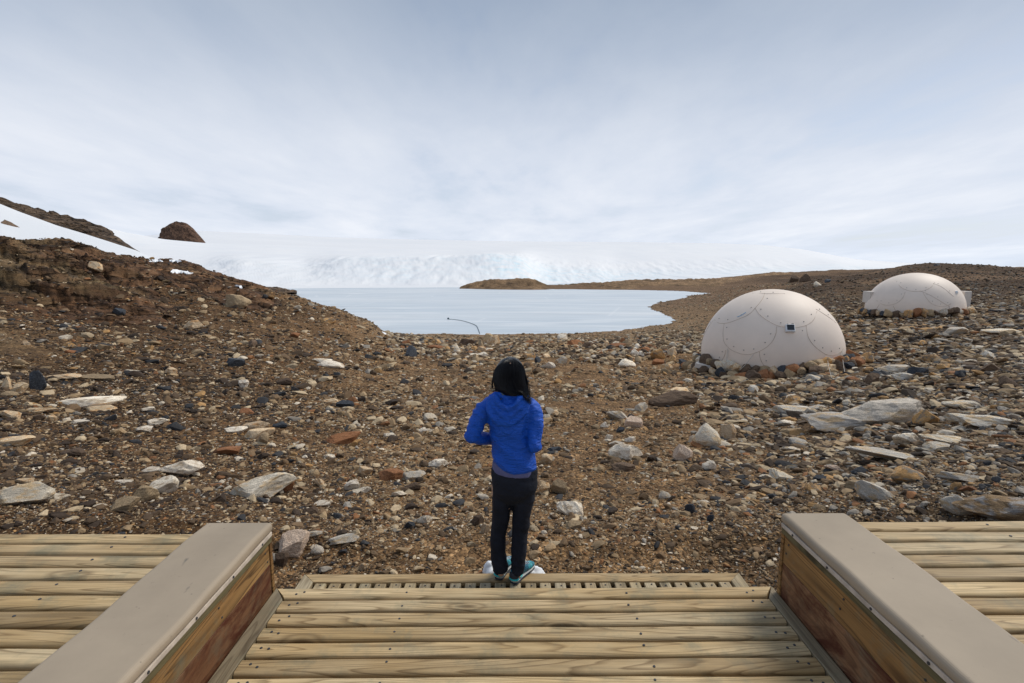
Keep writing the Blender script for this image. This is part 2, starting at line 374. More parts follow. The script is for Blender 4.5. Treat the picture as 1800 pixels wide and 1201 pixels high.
for i, p in enumerate(cpx):
    for j, v in enumerate(cols[p]):
        if isinstance(v, tuple): ZT[i, j] = v[1]
        else:
            b = (CYP - v) / FPX
            ZT[i, j] = EYE + YD[j] * (-math.sin(PITCH) + b * math.cos(PITCH)) / (math.cos(PITCH) + b * math.sin(PITCH))
def cubic_w(t):
    return (-0.5 * t + t * t - 0.5 * t ** 3, 1 - 2.5 * t * t + 1.5 * t ** 3, 0.5 * t + 2 * t * t - 1.5 * t ** 3, -0.5 * t * t + 0.5 * t ** 3)
def base_z(x, y):
    x = np.asarray(x, float); y = np.asarray(y, float)
    yy = np.maximum(y, 1.0)
    u = x / yy; ly = np.log(yy)
    u = np.clip(u, UC[0] + 1e-6, UC[-1] - 1e-6); ly = np.clip(ly, LY[0] + 1e-6, LY[-1] - 1e-6)
    i = np.clip(np.searchsorted(UC, u) - 1, 0, len(UC) - 2); j = np.clip(np.searchsorted(LY, ly) - 1, 0, len(LY) - 2)
    tu = (u - UC[i]) / (UC[i + 1] - UC[i]); tu = tu * tu * (3 - 2 * tu) * 0.5 + tu * 0.5
    tv = (ly - LY[j]) / (LY[j + 1] - LY[j])
    wv = cubic_w(tv)
    def row(ii):
        s = 0
        for k in range(4):
            jj = np.clip(j + k - 1, 0, len(LY) - 1); s = s + wv[k] * ZT[ii, jj]
        return s
    return row(i) * (1 - tu) + row(i + 1) * tu
# lake outline, measured on the lake's own level
lake_px = [(300, 516), (500, 513), (700, 507), (812, 505.5), (850, 509), (960, 508), (1100, 509), (1200, 511.5), (1246, 515.5), (1225, 518), (1208, 520), (1206, 523), (1165, 530),
           (1148, 535), (1143, 541), (1152, 546), (1165, 552), (1178, 558), (1184, 563), (1172, 569), (1150, 573), (1120, 577), (1085, 581), (1040, 584), (980, 586.5), (900, 588),
           (840, 588), (790, 587), (730, 588), (690, 586), (640, 575), (560, 560), (400, 545)]
LK = np.array([at_z(a, b, LAKE_Z)[:2] for a, b in lake_px])
def lake_sd(x, y):
    """signed distance to the lake outline (negative inside)"""
    x = np.asarray(x, float); y = np.asarray(y, float)
    d = np.full(x.shape, 1e9); ins = np.zeros(x.shape, bool)
    n = len(LK)
    for k in range(n):
        ax, ay = LK[k]; bx, by = LK[(k + 1) % n]
        ex, ey = bx - ax, by - ay
        t = np.clip(((x - ax) * ex + (y - ay) * ey) / (ex * ex + ey * ey), 0, 1)
        d = np.minimum(d, np.hypot(x - ax - t * ex, y - ay - t * ey))
        c = ((ay > y) != (by > y)) & (x < (bx - ax) * (y - ay) / (by - ay + 1e-12) + ax)
        ins ^= c
    return np.where(ins, -d, d) + (0.9 * fbm(x * 0.35, y * 0.35, 3, 500) + 0.5 * fbm(x * 1.3, y * 1.3, 2, 501))
def outcrop_w(x, y):
    yy = np.maximum(y, 1); u = x / yy
    nn = 0.07 * fbm(x * 0.25, y * 0.25, 3, 600)
    w = sstep(-u + nn, 0.60, 0.76) * sstep(yy + 30 * nn, 18.5, 22.0)
    e = sstep(-u + nn, 0.40, 0.52) * sstep(yy + 30 * nn, 28, 33) * 0.7
    return np.maximum(w, e)
def ground_z(x, y, detail=True):
    x = np.asarray(x, float); y = np.asarray(y, float)
    z = base_z(x, y)
    r = np.hypot(x, y)
    if detail:
        amp = np.clip((r - 2.5) / 15, 0.0, 1.0)
        z = z + fbm(x * 0.16, y * 0.16, 3, 5) * 0.16 * amp + fbm(x * 0.9, y * 0.9, 3, 9) * (0.03 + 0.06 * amp)
        w = outcrop_w(x, y)
        q = ridged(x * 0.23 + y * 0.10, y * 0.5 - x * 0.12, 5, 40)
        st = z * 1.1 + q * 1.6 + x * 0.09
        terr = (np.floor(st) + sstep(st - np.floor(st), 0.55, 0.95)) - st
        xw = x + 0.8 * fbm(x * 0.5, y * 0.5, 3, 301); yw = y + 0.8 * fbm(x * 0.5 + 9, y * 0.5, 3, 302)
        f1, f2, idv = worley(xw * 0.20 + yw * 0.16, yw * 0.62 - xw * 0.10, 7); g1, g2, idw = worley(xw * 0.55 + yw * 0.4, yw * 1.6 - xw * 0.2, 17)
        blk = (idv - 0.5) * 0.75 - 0.55 * (1 - sstep(f2 - f1, 0.0, 0.14)) + (idw - 0.5) * 0.28 - 0.20 * (1 - sstep(g2 - g1, 0.0, 0.16))
        z = z + w * (0.38 * terr + 0.36 * (q - 0.72) + 0.66 * blk + 0.10 * ridged(x * 1.6, y * 1.9, 3, 77) + 0.05 * fbm(x * 5, y * 5, 2, 78) - 0.05)
        far = sstep(r, 40, 110)
        z = z + far * fbm(x * 0.07, y * 0.07, 4, 21) * (0.6 + 0.9 * sstep(x / np.maximum(y, 1), 0.45, 0.6))
    # the shore meets the ice at the outline
    sd = lake_sd(x, y)
    k = sstep(sd, 0, 14)
    z = np.where(y < 6, np.minimum(z, -0.60 + 0.30 * np.maximum(0, np.abs(x + 0.02) - 1.62) + 0.14 * np.maximum(0, 3.45 - y) * 0 + 0.30 * np.maximum(0, y - 3.75)), z)
    zl = LAKE_Z + np.maximum(sd, 0) * 0.035 + 0.05 * (sd > 0)
    zz0 = z; ll = (y > 95) & (x / np.maximum(y, 1) < -0.02)
    z = np.where(sd < 0, np.minimum(z, LAKE_Z - 0.25 + np.maximum(sd, -3) * 0.2), np.where(y > 44, np.maximum(z * k + zl * (1 - k), zl * (sd < 25) + z * (sd >= 25)), z))
    return np.where(ll, np.minimum(zz0, LAKE_Z - 0.6), z)
def on_ground(px, py, y0=2.5, y1=400):
    d = ray(px, py); d = d / d[1]
    ys = np.exp(np.linspace(math.log(y0), math.log(y1), 1500))
    p = EYEP[None] + d[None] * ys[:, None]
    g = ground_z(p[:, 0], p[:, 1])
    below = np.where(p[:, 2] < g)[0]
    k = below[0] if len(below) else -1
    return np.array([p[k, 0], p[k, 1], g[k]])

def tint_at(x, y):
    x = np.asarray(x, float); y = np.asarray(y, float)
    u = x / np.maximum(y, 1); r = np.hypot(x, y)
    brown = np.array([0.115, 0.074, 0.040]); tan = np.array([0.24, 0.165, 0.094]); grey = np.array([0.16, 0.116, 0.072]); shore = np.array([0.30, 0.225, 0.145]); far = np.array([0.21, 0.15, 0.10]); dk = np.array([0.062, 0.044, 0.032])
    n = fbm(x * 0.13, y * 0.2, 4, 60)[..., None]; n2 = fbm(x * 0.5, y * 0.8, 4, 90)[..., None]
    wl = sstep(-u, 0.15, 0.7)[..., None]; wr = sstep(u, 0.35, 0.75)[..., None]
    c = tan * (1 - wl) * (1 - wr) + brown * 1.15 * wl + grey * wr
    c = c * (1 + 0.35 * n + 0.25 * n2 + 0.35 * (fbm(x * 2.2, y * 2.2, 2, 95) * sstep(r, 15, 40))[..., None])
    ws = (sstep(r, 26, 45) * (1 - sstep(np.abs(u), 0.35, 0.55)) * (u > -0.3))[..., None]
    c = c * (1 - ws) + shore * ws * (1 + 0.15 * n2)
    wf = (sstep(r, 70, 130) * (u > 0))[..., None]; c = c * (1 - wf) + far * wf * (1 + 0.2 * n)
    # darker lichen-brown swells of ground on the right
    wd = (sstep(u, 0.40, 0.56) * sstep(r, 42, 60) * sstep(fbm(x * 0.05, y * 0.05 + 3, 3, 33), -0.35, 0.15) * (0.75 + 0.25 * n[..., 0]))[..., None]
    c = c * (1 - wd) + dk * wd
    wo = (outcrop_w(x, y) > 0.35)[..., None]; c = c * (1 - wo) + np.array([0.88, 0.69, 0.54]) * wo * (1 + 0.5 * n + 0.3 * n2)
    # sandy trodden patches
    wp = (np.exp(-(((u + 0.98) / 0.10) ** 2 + ((r - 19) / 3.0) ** 2)) + 0.9 * np.exp(-(((u - 0.70) / 0.035) ** 2)) * sstep(r, 17, 22) * (1 - sstep(r, 34, 40)))[..., None]
    wp = np.clip(wp, 0, 1) * 0.8
    c = c * (1 - wp) + np.array([0.22, 0.165, 0.10]) * wp
    return np.clip(c, 0.01, 0.9)

def build_ground():
    us = np.concatenate([np.linspace(-2.6, -1.12, 50, endpoint=False), np.linspace(-1.12, 1.12, 1000, endpoint=False), np.linspace(1.12, 2.1, 50)])
    ys = np.concatenate([np.exp(np.linspace(math.log(1.0), math.log(60), 460, endpoint=False)), np.exp(np.linspace(math.log(60), math.log(330), 190))])
    U, Y = np.meshgrid(us, ys); X = U * Y
    Z = ground_z(X, Y); c = tint_at(X, Y)
    V = np.stack([X, Y, Z], -1).reshape(-1, 3)
    o = mesh_np('ground', V, grid_faces(len(ys), len(us)), MAT['ground'], col=c.reshape(-1, 3)); tag(o, kind='structure')
    o.data.materials.append(MAT['outcrop'])
    w = outcrop_w(X, Y)
    wf = (np.maximum(np.maximum(w[:-1, :-1], w[1:, 1:]), np.maximum(w[1:, :-1], w[:-1, 1:])) > 0.35).ravel().astype(np.int32)
    o.data.polygons.foreach_set('material_index', wf)
    # the ground behind and beneath the viewer
    xs = np.linspace(-60, 60, 61); yb = np.linspace(-60, 1.02, 32); X, Y = np.meshgrid(xs, yb)
    Z = np.full(X.shape, -0.75) - 0.2; V = np.stack([X, Y, Z], -1).reshape(-1, 3)
    o = mesh_np('ground', V, grid_faces(len(yb), len(xs)), MAT['ground'], col=tint_at(X, np.maximum(Y, 2)).reshape(-1, 3)); tag(o, kind='structure')
build_ground()

# ------------------------------------------------------------------ lake, glacier, far shapes
def flat_sheet(name, x0, x1, y0, y1, z, mat, n=40):
    X, Y = np.meshgrid(np.linspace(x0, x1, n), np.linspace(y0, y1, n)); Z = np.full(X.shape, z)
    o = mesh_np(name, np.stack([X, Y, Z], -1).reshape(-1, 3), grid_faces(n, n), mat); tag(o, kind='structure'); return o
flat_sheet('lake', -420, 300, 46, 420, LAKE_Z, MAT['ice'])

def profile_mesh(name, prof, mat, npx=500, nv=60, rough=0.0, rsc=0.05, tintf=None, kind='structure', smooth=True, noisef=None, smw=0):
    """prof: {px: [(py, Y), ...]} from the near foot to the far crest; the same number of knots everywhere"""
    ks = sorted(prof); A = np.array([[list(k) for k in prof[p]] for p in ks], float)
    pxs = np.linspace(ks[0], ks[-1], npx); K = A.shape[1]
    B = np.zeros((npx, K, 2))
    for k in range(K):
        for q in range(2):
            B[:, k, q] = np.interp(pxs, ks, A[:, k, q])
            if smw: hw = smw if q else smw // 3; ext = np.concatenate([np.full(hw, B[0, k, q]), B[:, k, q], np.full(hw, B[-1, k, q])]); ker = np.hanning(2 * hw + 1); B[:, k, q] = np.convolve(ext, ker / ker.sum(), 'valid')
    t = np.linspace(0, K - 1, nv); k0 = np.minimum(t.astype(int), K - 2); f = (t - k0)
    C = B[:, k0, :] * (1 - f)[None, :, None] + B[:, k0 + 1, :] * f[None, :, None]     # npx, nv, 2
    py = C[..., 0]; Y = C[..., 1]
    b = (CYP - py) / FPX; a = ((pxs - CXP) / FPX)[:, None] * np.ones_like(py)
    D = FWD[None, None] + a[..., None] * RGT + b[..., None] * UPV
    P = EYEP + D * (Y / D[..., 1])[..., None]
    if noisef is not None: P = noisef(P, pxs[:, None] * np.ones_like(py), t[None, :] * np.ones_like(py))
    col = tintf(P, pxs[:, None] * np.ones_like(py), t[None, :] * np.ones_like(py)).reshape(-1, 3) if tintf else None
    F = grid_faces(npx, nv)[:, ::-1]
    o = mesh_np(name, P.reshape(-1, 3), F, mat, smooth=smooth, col=col)
    if kind: tag(o, kind=kind)
    return o

# far ice sheet up to the skyline
sheet = {}
for p, y in ((-900, 440), (150, 424), (300, 410), (345, 405), (450, 410), (560, 416), (700, 420), (900, 424), (1100, 425), (1250, 427), (1340, 430), (1400, 437), (1450, 446), (1500, 455), (1580, 461), (1700, 466), (1850, 470), (2700, 471)):
    sheet[p] = [(482, 700), (max(y + 12, 470) if y > 455 else y + 14, 1500), (y + 2, 3000), (y, 4200)]
def sheet_noise(P, px, t):
    P = P.copy(); P[..., 2] += (fbm(P[..., 0] * 0.0016, P[..., 1] * 0.004, 5, 3) * 10) * sstep(t, 0.4, 1.6) * (1 - sstep(t, 2.4, 3)); return P
profile_mesh('ice_sheet', sheet, MAT['sheet'], 400, 70, noisef=sheet_noise)
# snow slope and glacier front behind the lake
gl = {
 120: [(530, 150), (500, 190), (470, 265), (430, 355), (392, 475)],
 190: [(530, 160), (500, 200), (470, 275), (435, 365), (400, 485)],
 215: [(526, 165), (500, 205), (472, 280), (438, 370), (407, 490)],
 285: [(522, 180), (498, 210), (470, 285), (440, 375), (420, 500)],
 360: [(518, 190), (495, 215), (468, 290), (444, 380), (427, 520)],
 420: [(512, 195), (492, 218), (456, 293), (444, 383), (429, 540)],
 480: [(508, 200), (500, 208), (462, 283), (446, 373), (430, 560)],
 540: [(508, 203), (502, 210), (472, 285), (450, 375), (432, 570)],
 600: [(507, 206), (500, 214), (456, 289), (446, 379), (435, 580)],
 700: [(507, 208), (500, 217), (452, 292), (446, 382), (437, 590)],
 800: [(506, 212), (499, 220), (452, 295), (446, 385), (439, 600)],
 860: [(505, 214), (498, 220), (447, 295), (442, 385), (438, 600)],
 920: [(505, 225), (498, 232), (452, 307), (440, 397), (434, 600)],
 950: [(505, 235), (500, 246), (474, 321), (446, 411), (433, 600)],
 1000: [(505, 240), (500, 262), (480, 337), (450, 427), (432, 620)],
 1050: [(505, 250), (498, 275), (480, 350), (450, 440), (431, 640)],
 1080: [(503, 260), (496, 290), (486, 365), (454, 455), (431, 650)],
 1200: [(500, 280), (490, 310), (481, 385), (452, 475), (430, 680)],
 1310: [(498, 300), (486, 320), (476, 395), (450, 485), (431, 700)],
 1400: [(495, 310), (482, 330), (473, 405), (455, 495), (436, 720)],
 1470: [(492, 320), (479, 340), (466, 415), (457, 505), (449, 740)],
 1520: [(490, 330), (480, 350), (470, 425), (465, 515), (458, 760)],
 1620: [(488, 330), (482, 360), (476, 435), (472, 525), (470, 760)],
}
def gl_noise(P, px, t):
    P = P.copy(); w = sstep(t, 0.6, 1.2) * (1 - sstep(t, 2.2, 3.2))
    x = P[..., 0]; wz = P[..., 2]; wx = x + 14 * fbm(x * 0.02, wz * 0.09, 3, 48); q = ridged(wx * 0.04, wz * 0.11 + 5, 5, 8); q2 = fbm(x * 0.22, wz * 0.5, 4, 18); q3 = ridged(wx * 0.013, wz * 0.05, 3, 28)
    s = 1 - 0.5 * sstep(400 - px, 0, 60)
    P[..., 1] += -w * s * (3.5 * (q3 - 0.6) + 1.7 * (q - 0.6) + 0.7 * q2); P[..., 2] += w * s * (0.7 * q2 + 0.7 * (q - 0.6)) + sstep(t, 2.5, 3.2) * (1 - sstep(t, 3.3, 4)) * fbm(x * 0.01, P[..., 1] * 0.01, 4, 5) * 2.5
    return P
def gl_tint(P, px, t):
    w = sstep(t, 0.9, 1.3) * (1 - sstep(t, 2.0, 2.5))
    k = 0.12 + 0.5 * np.exp(-((px - 700) / 90) ** 2) * 0.5 + 0.95 * np.exp(-((px - 900) / 50) ** 2) + 0.7 * sstep(px, 940, 960) * (1 - sstep(px, 1100, 1250)) + 0.3 * sstep(px, 1200, 1300)
    return np.clip(w * k, 0, 1)[..., None] * np.ones(3)
profile_mesh('glacier', gl, MAT['ice_cliff'], 1100, 110, noisef=gl_noise, tintf=gl_tint, smw=60)
# snow slope between the outcrop and the far dark ridge
ss = {}
for p, y, y2 in ((-900, 170, 420), (-300, 270, 430), (-100, 325, 440), (0, 358, 440), (32, 371, 445), (100, 396, 450), (150, 411, 460), (200, 427, 470), (240, 440, 480), (262, 450, 490), (300, 468, 500), (360, 490, 512)):
    ss[p] = [(y2 + 40, 40), ((y + y2) / 2 + 10, 55), (y + 3, 72), (y, 84)]
profile_mesh('snow_slope', ss, MAT['snow'], 260, 40)
# dark ridge above it
rd = {}
for p, y, yb in ((-900, 150, 175), (-300, 258, 275), (-100, 318, 328), (0, 353, 359), (12, 354, 364), (50, 362, 380), (75, 370, 390), (100, 375, 399), (130, 384, 408), (155, 389, 415), (185, 397, 425), (200, 412, 430), (215, 421, 435), (235, 435, 443), (252, 446.5, 448)):
    rd[p] = [(yb + 14, 84), ((y * 0.35 + yb * 0.65), 92), (y, 102), (y + 60, 120)]
def rd_noise(P, px, t):
    P = P.copy(); w = sstep(t, 0.3, 0.8) * sstep(252 - px, 0, 60); q = ridged(P[..., 0] * 0.13, P[..., 2] * 0.4 + t, 5, 4)
    P[..., 2] += w * (1.1 * (q - 0.65) + 0.7 * fbm(P[..., 0] * 0.7, t * 3, 3, 14)); P[..., 1] -= w * 5 * (q - 0.6); return P
profile_mesh('ridge_hill', rd, MAT['outcrop'], 420, 60, noisef=rd_noise, tintf=lambda P, px, t: np.ones(3) * np.ones_like(px)[..., None] * 0.6)
# far shore: the low brown peninsula and the brown land right of it
fs = {
 808: [(510, 196), (507, 200), (506, 205), (512, 225)],
 820: [(509, 196), (505, 202), (500, 208), (512, 225)],
 840: [(509.5, 193), (503, 202), (495, 210), (512, 230)],
 865: [(510, 190), (501, 202), (490.5, 212), (512, 235)],
 900: [(510, 188), (500, 202), (487.5, 214), (512, 240)],
 935: [(510, 187), (501, 202), (488.5, 214), (512, 240)],
 952: [(510, 187), (503, 202), (494, 212), (512, 240)],
 966: [(510, 187), (505, 200), (500.5, 212), (512, 240)],
 1000: [(510, 187), (505, 205), (500, 230), (512, 260)],
 1060: [(510, 186), (504, 205), (497, 235), (512, 270)],
 1080: [(510, 186), (503, 205), (494, 238), (512, 275)],
 1110: [(511, 183), (502, 205), (492, 240), (512, 280)],
 1160: [(512, 178), (502, 205), (488.5, 245), (512, 290)],
 1220: [(516, 166), (505, 195), (490, 250), (512, 300)],
 1300: [(520, 150), (505, 185), (484, 255), (512, 320)],
 1360: [(520, 150), (502, 190), (479, 260), (512, 330)],
 1450: [(515, 150), (500, 190), (478, 260), (512, 330)],
 1520: [(510, 150), (496, 190), (474, 260), (512, 330)],
}
def fs_noise(P, px, t):
    P = P.copy(); w = sstep(t, 0.2, 1.0); P[..., 2] += w * (fbm(P[..., 0] * 0.09, P[..., 1] * 0.06, 5, 44) * 1.1 + 0.45 * fbm(P[..., 0] * 0.6, P[..., 1] * 0.5, 3, 46)); return P
def fs_tint(P, px, t):
    n = fbm(P[..., 0] * 0.06, P[..., 1] * 0.05, 4, 70)[..., None]; n2 = fbm(P[..., 0] * 0.5, P[..., 1] * 0.3, 3, 72)[..., None]
    return np.clip(np.array([0.25, 0.185, 0.12]) * (1 + 0.5 * n + 0.6 * n2), 0.02, 1)
profile_mesh('far_shore', fs, MAT['ground'], 700, 60, noisef=fs_noise, tintf=fs_tint)
# small rocky spit at the left end of the lake
sp = {430: [(514, 140), (506, 145), (498, 152), (520, 165)], 470: [(514, 142), (508, 147), (503, 152), (520, 165)], 500: [(514, 144), (510, 148), (505.5, 152), (520, 165)], 522: [(514, 146), (512, 149), (511, 152), (520, 165)]}
profile_mesh('rocky_spit', sp, MAT['outcrop'], 160, 30, noisef=lambda P, px, t: P + np.stack([0 * px, 0 * px, sstep(t, 0.3, 1) * fbm(P[..., 0] * 0.6, P[..., 1] * 0.5, 4, 9) * 0.6], -1), tintf=lambda P, px, t: np.ones(3) * np.ones_like(px)[..., None] * 0.8)

# ------------------------------------------------------------------ rocks
def ico(sub):
    bm = bmesh.new(); bmesh.ops.create_icosphere(bm, subdivisions=sub, radius=1.0); bm.verts.ensure_lookup_table()
    V = np.array([v.co[:] for v in bm.verts]); F = np.array([[v.index for v in f.verts] for f in bm.faces]); bm.free(); return V, F
def rock_shape(seed, sub=4, cuts=16, hard=0.75, rough=0.05):
    rough = rough * 2.0
    g = np.random.default_rng(seed); V, F = ico(sub)
    V = V.copy()
    for k in range(cuts):
        n = g.normal(size=3); n /= np.linalg.norm(n); d = g.uniform(0.45, 0.85) * (1.0 if k < cuts * 0.7 else 1.1)
        s = V @ n - d; V = V - np.where(s > 0, s * hard, 0)[:, None] * n
    off = g.uniform(0, 50, 3)
    for sc, a in ((2.2, 1.0), (5.5, 0.5), (11.0, 0.28)):
        nn = fbm(V[:, 0] * sc + off[0] + V[:, 2] * 1.3 * sc, V[:, 1] * sc + off[1] - V[:, 2] * 0.9 * sc, 2, seed)
        V = V * (1 + nn * rough * a)[:, None]
    mn, mx = V.min(0), V.max(0); V = (V - (mn + mx) / 2) / ((mx - mn) / 2)
    return V, F
def mesh_only(name, V, F, smooth=False):
    o = mesh_np(name, V, F, RK['cream'], smooth=smooth); me = o.data; bpy.data.objects.remove(o); return me
ROCKS = [mesh_only('rock', *rock_shape(100 + k, 4 if k < 10 else 3, 10 + k % 7, 0.96, 0.045)) for k in range(16)]
SMALLR = [mesh_only('rock', *rock_shape(300 + k, 3, 9 + k % 5, 0.97, 0.05)) for k in range(10)]
def place_rock(name, loc, dims, rot, kind, pool, k):
    o = bpy.data.objects.new(name, pool[k % len(pool)]); link(o)
    o.location = loc; o.scale = dims; o.rotation_euler = rot
    o.material_slots[0].link = 'OBJECT'; o.material_slots[0].material = RK[kind]
    return o
def depth_of(p):
    return float((np.asarray(p) - EYEP) @ FWD)
